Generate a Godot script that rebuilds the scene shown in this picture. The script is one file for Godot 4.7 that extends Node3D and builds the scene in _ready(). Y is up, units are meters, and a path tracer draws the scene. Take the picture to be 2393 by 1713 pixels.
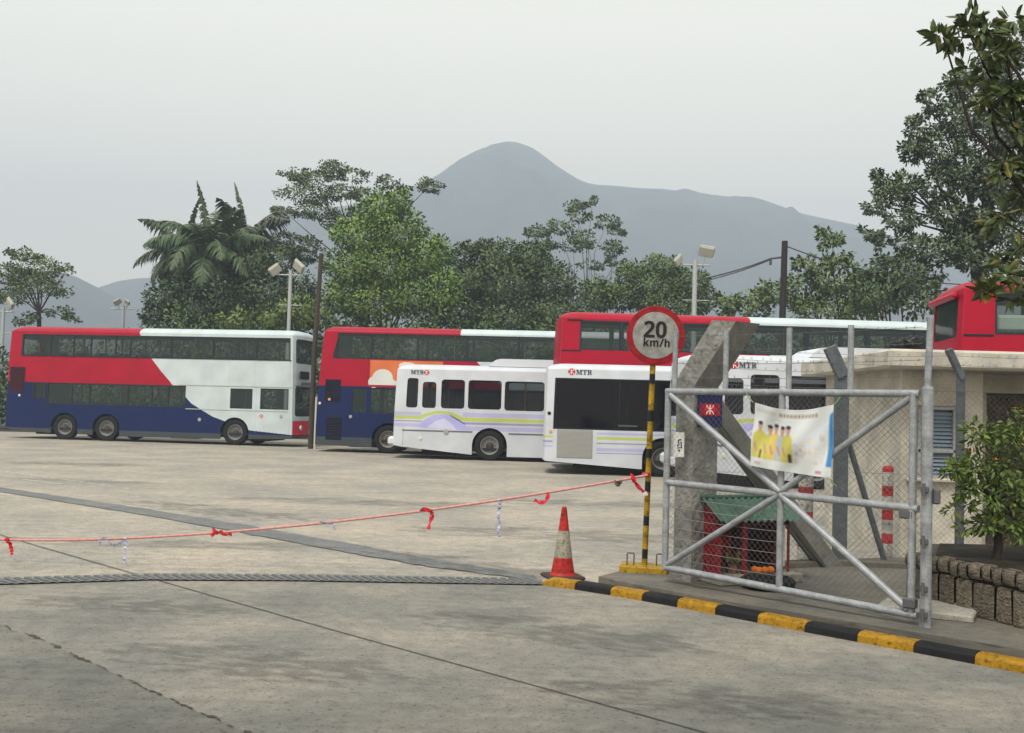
extends Node3D
# A bus depot yard seen across its gateway on a hazy day. y is up, metres.

var rng := RandomNumberGenerator.new()
var used := {}
var mats := {}
var tex := {}

# ------------------------------------------------------------------ mesh builder
class MB:
	var v := PackedVector3Array()
	var n := PackedVector3Array()
	var u := PackedVector2Array()
	var u2 := PackedVector2Array()
	var c := PackedColorArray()
	var col := Color(1, 1, 1)
	var colored := false
	func tri(a: Vector3, b: Vector3, d: Vector3, ua := Vector2.ZERO, ub := Vector2.ZERO, ud := Vector2.ZERO) -> void:
		var nn := (d - a).cross(b - a).normalized()
		v.append(a); v.append(b); v.append(d)
		n.append(nn); n.append(nn); n.append(nn)
		u.append(ua); u.append(ub); u.append(ud)
		if colored:
			c.append(col); c.append(col); c.append(col)
	func face(a: Vector3, b: Vector3, d: Vector3, e: Vector3, out := Vector3.ZERO, ua := Vector2.ZERO, ub := Vector2.ZERO, ud := Vector2.ZERO, ue := Vector2.ZERO) -> void:
		if out != Vector3.ZERO and (d - a).cross(b - a).dot(out) + (e - a).cross(d - a).dot(out) < 0.0:
			tri(a, e, d, ua, ue, ud); tri(a, d, b, ua, ud, ub)
		else:
			tri(a, b, d, ua, ub, ud); tri(a, d, e, ua, ud, ue)
	func smooth_tri(p: Array, q: Array, t: Array) -> void:
		for k in 3:
			v.append(p[k]); n.append(q[k]); u.append(t[k])
			if colored: c.append(col)
	# rows of points with shared, smooth normals
	func grid(rows: Array, uvs: Array = [], wrap := false) -> void:
		var nr := rows.size()
		var nc: int = rows[0].size()
		var nrm := []
		for i in nr:
			var line := PackedVector3Array()
			for j in nc:
				var a: Vector3 = rows[mini(i + 1, nr - 1)][j] - rows[maxi(i - 1, 0)][j]
				var j0 := maxi(j - 1, 0)
				var j1 := mini(j + 1, nc - 1)
				if wrap and (j == 0 or j == nc - 1):
					j0 = nc - 2; j1 = 1
				var b: Vector3 = rows[i][j1] - rows[i][j0]
				line.append(b.cross(a).normalized())
			nrm.append(line)
		for i in nr - 1:
			for j in nc - 1:
				var ua := Vector2.ZERO; var ub := Vector2.ZERO; var uc := Vector2.ZERO; var ud := Vector2.ZERO
				if uvs.size() > 0:
					ua = uvs[i][j]; ub = uvs[i][j + 1]; uc = uvs[i + 1][j + 1]; ud = uvs[i + 1][j]
				smooth_tri([rows[i][j], rows[i + 1][j + 1], rows[i][j + 1]], [nrm[i][j], nrm[i + 1][j + 1], nrm[i][j + 1]], [ua, uc, ub])
				smooth_tri([rows[i][j], rows[i + 1][j], rows[i + 1][j + 1]], [nrm[i][j], nrm[i + 1][j], nrm[i + 1][j + 1]], [ua, ud, uc])
	func box(ctr: Vector3, size: Vector3, bs := Basis.IDENTITY) -> void:
		var h := size * 0.5
		var p := []
		for i in 8:
			p.append(ctr + bs * Vector3(h.x if i & 1 else -h.x, h.y if i & 2 else -h.y, h.z if i & 4 else -h.z))
		for q in [[0, 1, 3, 2], [4, 5, 7, 6], [0, 1, 5, 4], [2, 3, 7, 6], [0, 2, 6, 4], [1, 3, 7, 5]]:
			var m: Vector3 = (p[q[0]] + p[q[1]] + p[q[2]] + p[q[3]]) * 0.25
			face(p[q[0]], p[q[1]], p[q[2]], p[q[3]], m - ctr)
	# a box with chamfered edges
	func bbox(ctr: Vector3, size: Vector3, bev: float, bs := Basis.IDENTITY) -> void:
		var h := size * 0.5
		var b := minf(bev, minf(h.x, minf(h.y, h.z)) * 0.9)
		var pt := func(sx: float, sy: float, sz: float, ax: int) -> Vector3:
			var q := Vector3(sx * (h.x - b), sy * (h.y - b), sz * (h.z - b))
			if ax == 0: q.x = sx * h.x
			elif ax == 1: q.y = sy * h.y
			else: q.z = sz * h.z
			return ctr + bs * q
		for s in [-1.0, 1.0]:
			face(pt.call(s, -1.0, -1.0, 0), pt.call(s, 1.0, -1.0, 0), pt.call(s, 1.0, 1.0, 0), pt.call(s, -1.0, 1.0, 0), bs * Vector3(s, 0, 0))
			face(pt.call(-1.0, s, -1.0, 1), pt.call(1.0, s, -1.0, 1), pt.call(1.0, s, 1.0, 1), pt.call(-1.0, s, 1.0, 1), bs * Vector3(0, s, 0))
			face(pt.call(-1.0, -1.0, s, 2), pt.call(1.0, -1.0, s, 2), pt.call(1.0, 1.0, s, 2), pt.call(-1.0, 1.0, s, 2), bs * Vector3(0, 0, s))
			for t in [-1.0, 1.0]:
				face(pt.call(-1.0, s, t, 1), pt.call(1.0, s, t, 1), pt.call(1.0, s, t, 2), pt.call(-1.0, s, t, 2), bs * Vector3(0, s, t))
				face(pt.call(s, -1.0, t, 0), pt.call(s, 1.0, t, 0), pt.call(s, 1.0, t, 2), pt.call(s, -1.0, t, 2), bs * Vector3(s, 0, t))
				face(pt.call(s, t, -1.0, 0), pt.call(s, t, 1.0, 0), pt.call(s, t, 1.0, 1), pt.call(s, t, -1.0, 1), bs * Vector3(s, t, 0))
				for w in [-1.0, 1.0]:
					var a: Vector3 = pt.call(s, t, w, 0); var e: Vector3 = pt.call(s, t, w, 1); var g: Vector3 = pt.call(s, t, w, 2)
					if (g - a).cross(e - a).dot(bs * Vector3(s, t, w)) < 0.0: tri(a, g, e)
					else: tri(a, e, g)
	func tube(pts: Array, r0: float, r1: float, sides := 8, caps := true) -> void:
		var rows := []
		var m := pts.size()
		var d0: Vector3 = (pts[1] - pts[0]).normalized()
		var s := d0.cross(Vector3.UP if absf(d0.y) < 0.95 else Vector3.RIGHT).normalized()
		for i in m:
			var d: Vector3 = (pts[mini(i + 1, m - 1)] - pts[maxi(i - 1, 0)]).normalized()
			s = (s - d * s.dot(d)).normalized()
			var t := d.cross(s)
			var r := lerpf(r0, r1, float(i) / (m - 1))
			var row := PackedVector3Array()
			for j in sides + 1:
				var a := TAU * j / sides
				row.append(pts[i] + (s * cos(a) + t * sin(a)) * r)
			rows.append(row)
		grid(rows, [], true)
		if caps:
			for i in [0, m - 1]:
				for j in sides:
					if i == 0: tri(pts[i], rows[i][j + 1], rows[i][j])
					else: tri(pts[i], rows[i][j], rows[i][j + 1])
	# profile of Vector2(radius, height) turned about an axis through o
	func lathe(prof: Array, o: Vector3, bs: Basis, sides := 24) -> void:
		var rows := []
		for p in prof:
			var row := PackedVector3Array()
			for j in sides + 1:
				var a := TAU * j / sides
				row.append(o + bs * Vector3(p.x * cos(a), p.y, p.x * sin(a)))
			rows.append(row)
		# hard creases: every band on its own
		for i in rows.size() - 1:
			grid([rows[i], rows[i + 1]], [], true)
	# polygon (x, y) pushed from z0 to z1
	func prism(poly: PackedVector2Array, z0: float, z1: float, o := Vector3.ZERO, bs := Basis.IDENTITY) -> void:
		var idx := Geometry2D.triangulate_polygon(poly)
		for z in [z0, z1]:
			for k in range(0, idx.size(), 3):
				var p: Array = []
				for q in 3: p.append(o + bs * Vector3(poly[idx[k + q]].x, poly[idx[k + q]].y, z))
				var nn: Vector3 = (p[2] - p[0]).cross(p[1] - p[0])
				if nn.dot(bs * Vector3(0, 0, z - (z0 + z1) * 0.5)) < 0.0: tri(p[0], p[2], p[1])
				else: tri(p[0], p[1], p[2])
		var m := poly.size()
		var cw := Geometry2D.is_polygon_clockwise(poly)
		for i in m:
			var a := poly[i]; var b := poly[(i + 1) % m]
			var e := b - a
			var out := Vector3(-e.y, e.x, 0) if cw else Vector3(e.y, -e.x, 0)
			face(o + bs * Vector3(a.x, a.y, z0), o + bs * Vector3(b.x, b.y, z0), o + bs * Vector3(b.x, b.y, z1), o + bs * Vector3(a.x, a.y, z1), bs * out)
	func mesh() -> ArrayMesh:
		var arr := []
		arr.resize(Mesh.ARRAY_MAX)
		arr[Mesh.ARRAY_VERTEX] = v
		arr[Mesh.ARRAY_NORMAL] = n
		arr[Mesh.ARRAY_TEX_UV] = u
		if u2.size() == v.size(): arr[Mesh.ARRAY_TEX_UV2] = u2
		if colored: arr[Mesh.ARRAY_COLOR] = c
		var am := ArrayMesh.new()
		am.add_surface_from_arrays(Mesh.PRIMITIVE_TRIANGLES, arr)
		return am

# ------------------------------------------------------------------ naming
func numbered(called: String) -> String:
	if not used.has(called):
		used[called] = 0
		return called
	used[called] += 1
	return "%s_%03d" % [called, used[called]]

func put(called: String, mesh: Mesh, m: Material, parent: Node, at := Vector3.ZERO) -> MeshInstance3D:
	var o := MeshInstance3D.new()
	o.name = numbered(called) if parent == self else called
	o.mesh = mesh
	o.material_override = m
	o.position = at
	parent.add_child(o, true)
	return o

func part(called: String, mb: MB, m: Material, parent: Node, at := Vector3.ZERO) -> MeshInstance3D:
	return put(called, mb.mesh(), m, parent, at)

func tag(o: Node, label: String, category: String, group := "") -> void:
	o.set_meta("label", label)
	o.set_meta("category", category)
	if group != "": o.set_meta("group", group)

func thing(called: String, label: String, category: String, at := Vector3.ZERO, turn := 0.0, group := "") -> Node3D:
	var o := Node3D.new()
	o.name = numbered(called)
	add_child(o)
	o.position = at
	o.rotation.y = turn
	tag(o, label, category, group)
	return o

func structure(o: Node) -> void:
	o.set_meta("kind", "structure")

# ------------------------------------------------------------------ materials
func lin(r: float, g: float, b: float) -> Color:
	return Color(r, g, b).linear_to_srgb()

func field(size: int, freq: float, octaves: int, sd: int, kind := FastNoiseLite.TYPE_SIMPLEX_SMOOTH) -> PackedByteArray:
	var f := FastNoiseLite.new()
	f.seed = sd; f.frequency = freq; f.noise_type = kind
	f.fractal_type = FastNoiseLite.FRACTAL_FBM; f.fractal_octaves = octaves
	var im := f.get_seamless_image(size, size, false, false, 0.12, true)
	im.convert(Image.FORMAT_L8)
	return im.get_data()

# mottled multiplier: coarse patches, fine grain and dark specks; lo..1 in brightness
func mottle(key: String, size: int, sd: int, f1: float, f2: float, k1: float, k2: float, spots: float, warm := 0.0) -> ImageTexture:
	if tex.has(key): return tex[key]
	var a := field(size, f1, 4, sd)
	var b := field(size, f2, 3, sd + 7)
	var d := field(size, f1 * 3.3, 4, sd + 19)
	var out := PackedByteArray()
	out.resize(size * size * 3)
	var r := RandomNumberGenerator.new()
	r.seed = sd
	for i in size * size:
		var x := 1.0 - k1 * (1.0 - a[i] / 255.0) - k2 * (1.0 - b[i] / 255.0) - r.randf() * k2 * 0.5
		var s := d[i] / 255.0
		if s < 0.36: x -= spots * (0.36 - s) * 3.0
		x = clampf(x, 0.05, 1.0)
		var w := warm * (s - 0.5)
		out[i * 3] = int(255.0 * clampf(x * (1.0 + w), 0, 1))
		out[i * 3 + 1] = int(255.0 * clampf(x, 0, 1))
		out[i * 3 + 2] = int(255.0 * clampf(x * (1.0 - w), 0, 1))
	var im := Image.create_from_data(size, size, false, Image.FORMAT_RGB8, out)
	im.generate_mipmaps()
	tex[key] = ImageTexture.create_from_image(im)
	return tex[key]

func bumps(key: String, size: int, sd: int, freq: float, strength: float) -> ImageTexture:
	if tex.has(key): return tex[key]
	var im := Image.create_from_data(size, size, false, Image.FORMAT_L8, field(size, freq, 4, sd))
	im.convert(Image.FORMAT_RGBA8)
	im.bump_map_to_normal_map(strength)
	tex[key] = ImageTexture.create_from_image(im)
	return tex[key]

# base colour is linear; the texture multiplies it, laid on in three planes (scale = repeats per metre)
func mat(key: String, c: Color, rough := 0.6, metal := 0.0, t: Texture2D = null, scale := 1.0, nt: Texture2D = null, nscale := 0.5) -> StandardMaterial3D:
	if mats.has(key): return mats[key]
	var m := StandardMaterial3D.new()
	m.albedo_color = c.linear_to_srgb()
	m.roughness = rough
	m.metallic = metal
	m.metallic_specular = 0.32
	m.cull_mode = BaseMaterial3D.CULL_DISABLED
	if t:
		m.albedo_texture = t
		m.uv1_triplanar = true
		m.uv1_scale = Vector3.ONE * scale
	if nt:
		m.normal_enabled = true
		m.normal_texture = nt
		m.normal_scale = nscale
		m.uv1_triplanar = true
		m.uv1_scale = Vector3.ONE * scale
	mats[key] = m
	return m

func glass(key: String, c: Color, alpha: float) -> StandardMaterial3D:
	if mats.has(key): return mats[key]
	var m := StandardMaterial3D.new()
	var s := c.linear_to_srgb()
	m.albedo_color = Color(s.r, s.g, s.b, alpha)
	m.transparency = BaseMaterial3D.TRANSPARENCY_ALPHA
	m.roughness = 0.06
	m.metallic_specular = 0.22
	m.cull_mode = BaseMaterial3D.CULL_DISABLED
	mats[key] = m
	return m

func vmat(key: String, rough: float, back := Color(0, 0, 0)) -> StandardMaterial3D:
	if mats.has(key): return mats[key]
	var m := StandardMaterial3D.new()
	m.vertex_color_use_as_albedo = true
	m.roughness = rough
	m.cull_mode = BaseMaterial3D.CULL_DISABLED
	if back.r + back.g + back.b > 0.0:
		m.backlight_enabled = true
		m.backlight = back
	mats[key] = m
	return m

# ------------------------------------------------------------------ flat print painter (metres, y up)
class Print:
	var im: Image
	var k := 80.0
	var hm := 4.5
	func _init(wm: float, h: float, ppm: float, bg: Color) -> void:
		k = ppm; hm = h
		im = Image.create(int(wm * k), int(h * k), false, Image.FORMAT_RGB8)
		im.fill(bg.linear_to_srgb())
	func rect(x0: float, y0: float, x1: float, y1: float, c: Color) -> void:
		im.fill_rect(Rect2i(int(x0 * k), int((hm - y1) * k), maxi(1, int((x1 - x0) * k)), maxi(1, int((y1 - y0) * k))), c.linear_to_srgb())
	func poly(pts: Array, c: Color) -> void:
		var q := []
		var lo := 1e9
		var hi := -1e9
		for p in pts:
			var s := Vector2(p[0] * k, (hm - p[1]) * k)
			q.append(s); lo = minf(lo, s.y); hi = maxf(hi, s.y)
		for y in range(maxi(0, int(lo)), mini(im.get_height() - 1, int(hi)) + 1):
			var xs := []
			for i in q.size():
				var a: Vector2 = q[i]
				var b: Vector2 = q[(i + 1) % q.size()]
				var yy := y + 0.5
				if (a.y <= yy) != (b.y <= yy):
					xs.append(a.x + (yy - a.y) / (b.y - a.y) * (b.x - a.x))
			xs.sort()
			for i in range(0, xs.size() - 1, 2):
				var x0 := clampi(int(round(xs[i])), 0, im.get_width())
				var x1 := clampi(int(round(xs[i + 1])), 0, im.get_width())
				if x1 > x0: im.fill_rect(Rect2i(x0, y, x1 - x0, 1), c.linear_to_srgb())
	func disc(x: float, y: float, rx: float, ry: float, c: Color) -> void:
		var pts := []
		for i in 24: pts.append([x + rx * cos(TAU * i / 24), y + ry * sin(TAU * i / 24)])
		poly(pts, c)
	# grime of the road: uneven film with its own grain, stronger where the given field is high
	func grime(f: PackedByteArray, fs: int, amount: float) -> void:
		var d := im.get_data()
		var w := im.get_width()
		var h := im.get_height()
		for y in h:
			for x in w:
				var m := 1.0 - amount * (1.0 - f[(y % fs) * fs + (x % fs)] / 255.0)
				var i := (y * w + x) * 3
				d[i] = int(d[i] * m); d[i + 1] = int(d[i + 1] * m); d[i + 2] = int(d[i + 2] * m)
		im = Image.create_from_data(w, h, false, Image.FORMAT_RGB8, d)
	func done() -> ImageTexture:
		return ImageTexture.create_from_image(im)

func printed(t: Texture2D, rough := 0.35, coat := 0.0) -> StandardMaterial3D:
	var m := StandardMaterial3D.new()
	m.albedo_texture = t
	m.roughness = rough
	m.metallic_specular = 0.28
	m.cull_mode = BaseMaterial3D.CULL_DISABLED
	if coat > 0.0:
		m.clearcoat_enabled = true
		m.clearcoat = coat
		m.clearcoat_roughness = 0.15
	return m

func words(called: String, text: String, height: float, m: Material, parent: Node, at: Vector3, face := "Droid Sans", bold := 700, deep := 0.006, turn := 0.0) -> MeshInstance3D:
	var f := SystemFont.new()
	f.font_names = PackedStringArray([face])
	f.font_weight = bold
	var t := TextMesh.new()
	t.font = f
	t.text = text
	t.font_size = 64
	t.pixel_size = height / 46.0
	t.depth = deep
	var o := put(called, t, m, parent, at)
	o.rotation.y = turn
	return o

# ------------------------------------------------------------------ scene
func _ready() -> void:
	rng.seed = 20240611
	camera_and_light()
	ground()
	hills()
	gateway()
	gatehouse()
	planter()
	buses()
	poles()
	trees()
	small_things()

func camera_and_light() -> void:
	var cam := Camera3D.new()
	cam.name = "camera"
	cam.position = Vector3(0, 1.70, 0)
	cam.rotation = Vector3(deg_to_rad(2.2), 0, deg_to_rad(1.5))
	cam.fov = 2.0 * rad_to_deg(atan(856.5 / 2500.0))
	cam.near = 0.1
	cam.far = 12000.0
	add_child(cam)
	cam.current = true
	var sky := Sky.new()
	var sm := ProceduralSkyMaterial.new()
	sm.sky_top_color = Color(0.665, 0.668, 0.638)
	sm.sky_horizon_color = Color(0.92, 0.86, 0.765)
	sm.sky_curve = 0.2
	sm.ground_bottom_color = Color(0.45, 0.45, 0.42)
	sm.ground_horizon_color = Color(0.92, 0.86, 0.765)
	sm.ground_curve = 0.02
	sm.sun_angle_max = 0.0
	sky.sky_material = sm
	var env := Environment.new()
	env.background_mode = Environment.BG_SKY
	env.sky = sky
	env.tonemap_mode = Environment.TONE_MAPPER_LINEAR
	env.tonemap_exposure = 3.15
	env.sdfgi_enabled = true
	env.ssao_enabled = true
	env.ssil_enabled = true
	env.fog_enabled = true
	env.fog_density = 0.0013
	env.fog_light_color = Color(0.83, 0.905, 1.0)
	var we := WorldEnvironment.new()
	we.name = "world_environment"
	we.environment = env
	add_child(we)
	var sun := DirectionalLight3D.new()
	sun.name = "sun"
	sun.light_energy = 0.5
	sun.light_angular_distance = 18.0
	sun.light_color = Color(1.0, 0.97, 0.92)
	sun.shadow_enabled = true
	sun.rotation = Vector3(deg_to_rad(-58), deg_to_rad(-28), 0)
	add_child(sun)

# ------------------------------------------------------------------ ground
func flat(pts: PackedVector2Array, y: float, big: float, fine: float) -> MB:
	var mb := MB.new()
	var idx := Geometry2D.triangulate_polygon(pts)
	for k in range(0, idx.size(), 3):
		var p := []
		for q in 3: p.append(Vector3(pts[idx[k + q]].x, y, pts[idx[k + q]].y))
		if (p[2] - p[0]).cross(p[1] - p[0]).y < 0.0:
			var s: Vector3 = p[1]; p[1] = p[2]; p[2] = s
		mb.tri(p[0], p[1], p[2])
	mb.u = PackedVector2Array(); mb.u2 = PackedVector2Array()
	for v in mb.v:
		mb.u.append(Vector2(v.x, v.z) / big)
		mb.u2.append(Vector2(v.x, v.z) / fine)
	return mb

# concrete that has been driven on: broad stains, drag streaks, fine grain
func concrete_map(key: String, sd: int, stain: float, streak: float) -> ImageTexture:
	if tex.has(key): return tex[key]
	var s := 1024
	var a := field(s, 0.006, 5, sd)
	var b := field(s, 0.02, 4, sd + 3)
	var d := field(s, 0.05, 4, sd + 5)
	var out := PackedByteArray()
	out.resize(s * s * 3)
	for y in s:
		for x in s:
			var i := y * s + x
			# streaks run along x, smeared out of a stretched field
			var st: float = b[((y * 3) % s) * s + (x / 3)] / 255.0
			var q := 1.0 - stain * (1.0 - a[i] / 255.0) - streak * maxf(0.0, 0.55 - st) * 1.6 - 0.10 * (1.0 - d[i] / 255.0)
			var w := (d[(i * 7) % (s * s)] / 255.0 - 0.5) * 0.02 + (a[i] / 255.0 - 0.5) * 0.05
			out[i * 3] = int(255 * clampf(q * (1.0 + w), 0, 1))
			out[i * 3 + 1] = int(255 * clampf(q, 0, 1))
			out[i * 3 + 2] = int(255 * clampf(q * (1.0 - w), 0, 1))
	tex[key] = ImageTexture.create_from_image(Image.create_from_data(s, s, false, Image.FORMAT_RGB8, out))
	return tex[key]

func paving(key: String, c: Color, map: Texture2D, rough := 0.85) -> StandardMaterial3D:
	var m := StandardMaterial3D.new()
	m.albedo_color = c.linear_to_srgb()
	m.albedo_texture = map
	m.roughness = rough
	m.detail_enabled = true
	m.detail_blend_mode = BaseMaterial3D.BLEND_MODE_MUL
	m.detail_uv_layer = BaseMaterial3D.DETAIL_UV_2
	m.detail_albedo = mottle("fine_grit", 512, 77, 0.02, 0.16, 0.12, 0.16, 0.35, 0.03)
	mats[key] = m
	return m

func ground() -> void:
	var earth := paving("earth", Color(0.14, 0.13, 0.09), mottle("soil", 512, 5, 0.01, 0.1, 0.4, 0.3, 0.3, 0.1))
	var o := part("ground", flat(PackedVector2Array([Vector2(-700, 40), Vector2(760, 40), Vector2(760, -1480), Vector2(-700, -1480)]), -0.03, 20, 3), earth, self)
	structure(o)
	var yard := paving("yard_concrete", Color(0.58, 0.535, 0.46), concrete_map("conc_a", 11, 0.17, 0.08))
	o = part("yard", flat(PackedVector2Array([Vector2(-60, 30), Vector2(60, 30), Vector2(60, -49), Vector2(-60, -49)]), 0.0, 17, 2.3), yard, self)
	structure(o)
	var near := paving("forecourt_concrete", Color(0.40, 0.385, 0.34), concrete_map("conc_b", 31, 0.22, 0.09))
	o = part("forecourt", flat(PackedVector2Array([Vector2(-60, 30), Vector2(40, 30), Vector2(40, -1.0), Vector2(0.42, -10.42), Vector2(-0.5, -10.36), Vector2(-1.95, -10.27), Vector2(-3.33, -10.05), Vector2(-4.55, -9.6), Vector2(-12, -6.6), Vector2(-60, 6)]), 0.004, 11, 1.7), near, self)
	structure(o)
	var seam := mat("joint_filler", Color(0.17, 0.165, 0.15), 0.9, 0.0, mottle("grit", 256, 3, 0.02, 0.2, 0.25, 0.2, 0.3), 2.0)
	# construction joints in the forecourt
	for line in [[Vector2(-7.0, -13.9), Vector2(-5.44, -12.27), Vector2(-3.35, -10.14), Vector2(-1.16, -7.93), Vector2(0.98, -5.83), Vector2(5.0, -1.8)]]:
		var mb := MB.new()
		ribbon(mb, line, 0.008, 0.0095, 0.002)
		part("expansion_joint", mb, seam, o)
	# broken edge of the lower-left slab
	var slab_pts := PackedVector2Array()
	var path := [Vector2(-9.0, -11.6), Vector2(-6.0, -9.75), Vector2(-3.73, -7.97), Vector2(-3.55, -7.76), Vector2(-3.35, -7.63), Vector2(-3.17, -7.43), Vector2(-2.92, -7.19), Vector2(-2.76, -7.0), Vector2(-2.47, -6.71), Vector2(-2.21, -6.44), Vector2(-1.89, -6.11), Vector2(-1.33, -5.55), Vector2(-0.2, -4.3), Vector2(2.0, -1.9), Vector2(3.0, -0.5)]
	var edge := []
	for i in path.size() - 1:
		var n := int(path[i].distance_to(path[i + 1]) / 0.07)
		for k in n:
			var q: Vector2 = path[i].lerp(path[i + 1], float(k) / n)
			var nn: Vector2 = (path[i + 1] - path[i]).orthogonal().normalized()
			edge.append(q + nn * rng.randf_range(-0.012, 0.012))
	for q in edge: slab_pts.append(q)
	slab_pts.append(Vector2(3.0, 12)); slab_pts.append(Vector2(-20, 12)); slab_pts.append(Vector2(-20, -11.6))
	var old := paving("old_concrete", Color(0.285, 0.28, 0.25), concrete_map("conc_b", 31, 0.22, 0.09))
	var sl := part("old_slab", flat(slab_pts, 0.0085, 9, 1.9), old, self)
	structure(sl)
	for i in edge.size() - 1:      # gaps and spalls along the broken edge
		if rng.randf() < 0.55 and i % 3 != 0: continue
		var mb := MB.new()
		var a: Vector2 = edge[i]
		var b: Vector2 = edge[i + 1]
		var w := 0.006 + 0.02 * pow(rng.randf(), 3.0)
		var nn := (b - a).orthogonal().normalized()
		var pl := PackedVector2Array([a, a.lerp(b, 0.4) - nn * w, b - nn * w * 0.6, b, b + nn * w * rng.randf(), a.lerp(b, 0.5) + nn * w])
		mb.v = flat(pl, 0.013, 1, 1).v
		for q in mb.v: mb.n.append(Vector3.UP); mb.u.append(Vector2.ZERO)
		if mb.v.size() > 0: part("spall", mb, mat("crack_dirt", Color(0.06, 0.055, 0.045), 0.95), sl)
	# patched trench of darker asphalt crossing the yard
	var up := [Vector2(-16.5, -25.7), Vector2(-9.33, -19.6), Vector2(-6.13, -16.95), Vector2(-3.65, -14.75), Vector2(-2.19, -13.3), Vector2(-0.94, -12.02), Vector2(0.40, -10.80)]
	var lo := [Vector2(-15.8, -24.5), Vector2(-8.84, -18.68), Vector2(-5.76, -16.02), Vector2(-3.94, -14.32), Vector2(-1.78, -12.20), Vector2(-0.9, -11.40), Vector2(0.34, -10.56)]
	var pts := PackedVector2Array()
	for i in up.size() - 1:
		for k in 12: pts.append(up[i].lerp(up[i + 1], k / 12.0) + Vector2(rng.randf_range(-0.02, 0.02), rng.randf_range(-0.03, 0.03)))
	for i in range(lo.size() - 1, 0, -1):
		for k in 12: pts.append(lo[i].lerp(lo[i - 1], k / 12.0) + Vector2(rng.randf_range(-0.02, 0.02), rng.randf_range(-0.03, 0.03)))
	var asph := paving("trench_asphalt", Color(0.265, 0.278, 0.29), concrete_map("conc_a", 11, 0.17, 0.08))
	structure(part("trench_patch", flat(pts, 0.009, 6, 1.6), asph, self))
	# rubber and oil stains, dark matter with ragged grain
	var sm := StandardMaterial3D.new()
	var sa := field(512, 0.012, 5, 301)
	var sb := field(512, 0.09, 3, 302)
	var sp := PackedByteArray()
	sp.resize(512 * 512 * 4)
	for y in 512:
		for x in 512:
			var i := y * 512 + x
			var e := 1.0 - Vector2(x - 256, y - 256).length() / 250.0
			var al := clampf(sa[i] / 255.0 - 0.42 + minf(e, 0.35) * 0.9 - 0.25, 0.0, 0.4) * (0.4 + 0.9 * sb[i] / 255.0) * (1.6 if e > 0.0 else 0.0)
			sp[i * 4] = 92; sp[i * 4 + 1] = 92; sp[i * 4 + 2] = 90
			sp[i * 4 + 3] = int(255 * clampf(al, 0.0, 0.26))
	sm.albedo_texture = ImageTexture.create_from_image(Image.create_from_data(512, 512, false, Image.FORMAT_RGBA8, sp))
	sm.transparency = BaseMaterial3D.TRANSPARENCY_ALPHA
	sm.roughness = 0.8
	sm.metallic_specular = 0.2
	for q in [[-0.4, -11.5, 3.6, 1.0, 0.66], [-4.5, -16.5, 5.0, 1.2, 0.6], [-8.4, -21.5, 4.0, 0.8, 0.1], [1.0, -14.5, 6.0, 1.6, 0.1], [-2.4, -18.5, 6.0, 1.3, 0.05], [-4.0, -12.6, 5.0, 0.9, 0.0], [-1.6, -7.0, 2.6, 0.9, 0.3], [0.4, -8.2, 3.0, 1.0, 0.5], [1.2, -6.4, 2.4, 0.8, 0.2], [-3.0, -8.8, 2.4, 0.7, 0.2], [2.0, -19.5, 6.0, 1.5, 0.0], [-12.0, -27.0, 8.0, 1.6, 0.1]]:
		var st := MB.new()
		var bs := Basis(Vector3.UP, -q[4])
		var hx := bs * Vector3(q[2] * 0.5, 0, 0)
		var hz := bs * Vector3(0, 0, q[3] * 0.5)
		var c0 := Vector3(q[0], 0.0122, q[1])
		st.face(c0 - hx - hz, c0 + hx - hz, c0 + hx + hz, c0 - hx + hz, Vector3.UP, Vector2(0, 0), Vector2(1, 0), Vector2(1, 1), Vector2(0, 1))
		structure(part("stain", st, sm, self))
	# worn white paint on the far left
	for q in [[Vector2(-13, -25.4), Vector2(-7.1, -20.06), 0.10], [Vector2(-12.5, -24.2), Vector2(-10.2, -22.1), 0.2], [Vector2(-9.8, -21.6), Vector2(-8.6, -20.6), 0.16]]:
		var pm := MB.new()
		for i in 140:
			if rng.randf() < 0.55: continue
			var a: Vector2 = q[0].lerp(q[1], i / 140.0)
			var b: Vector2 = q[0].lerp(q[1], (i + 1.0) / 140.0)
			ribbon(pm, [a, b], q[2] * rng.randf_range(0.15, 0.42), 0.006, 0.0)
		part("paint_line", pm, mat("worn_paint", Color(0.50, 0.49, 0.45), 0.8), self).set_meta("kind", "structure")
	# raised pavement under the gate
	var pv := PackedVector2Array([Vector2(0.89, -10.42), Vector2(1.22, -9.98), Vector2(1.88, -9.26), Vector2(2.74, -8.44), Vector2(3.66, -7.61), Vector2(8.0, -3.6), Vector2(14, -3.6), Vector2(14, -12.4), Vector2(4.4, -12.4), Vector2(3.4, -12.0), Vector2(1.9, -11.2), Vector2(1.2, -10.9)])
	var pm := MB.new()
	var top := flat(pv, 0.09, 6, 1.4)
	pm.v = top.v; pm.n = top.n; pm.u = top.u; pm.u2 = top.u2
	for i in pv.size():
		var a := pv[i]
		var b := pv[(i + 1) % pv.size()]
		var e := b - a
		pm.face(Vector3(a.x, -0.02, a.y), Vector3(b.x, -0.02, b.y), Vector3(b.x, 0.09, b.y), Vector3(a.x, 0.09, a.y), Vector3(e.y, 0, -e.x) * -1.0, a / 6, b / 6, b / 6, a / 6)
		for k in 6: pm.u2.append(Vector2(i * 0.3 + k * 0.05, k * 0.03))
	var pave := paving("pavement_concrete", Color(0.24, 0.225, 0.19), concrete_map("conc_b", 31, 0.22, 0.09))
	var po := part("pavement", pm, pave, self)
	structure(po)
	# raised concrete pad beside the gate post
	var pad := MB.new()
	pad.bbox(Vector3(3.52, 0.115, -8.98), Vector3(0.75, 0.06, 0.62), 0.012, Basis(Vector3.UP, -0.5))
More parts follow.
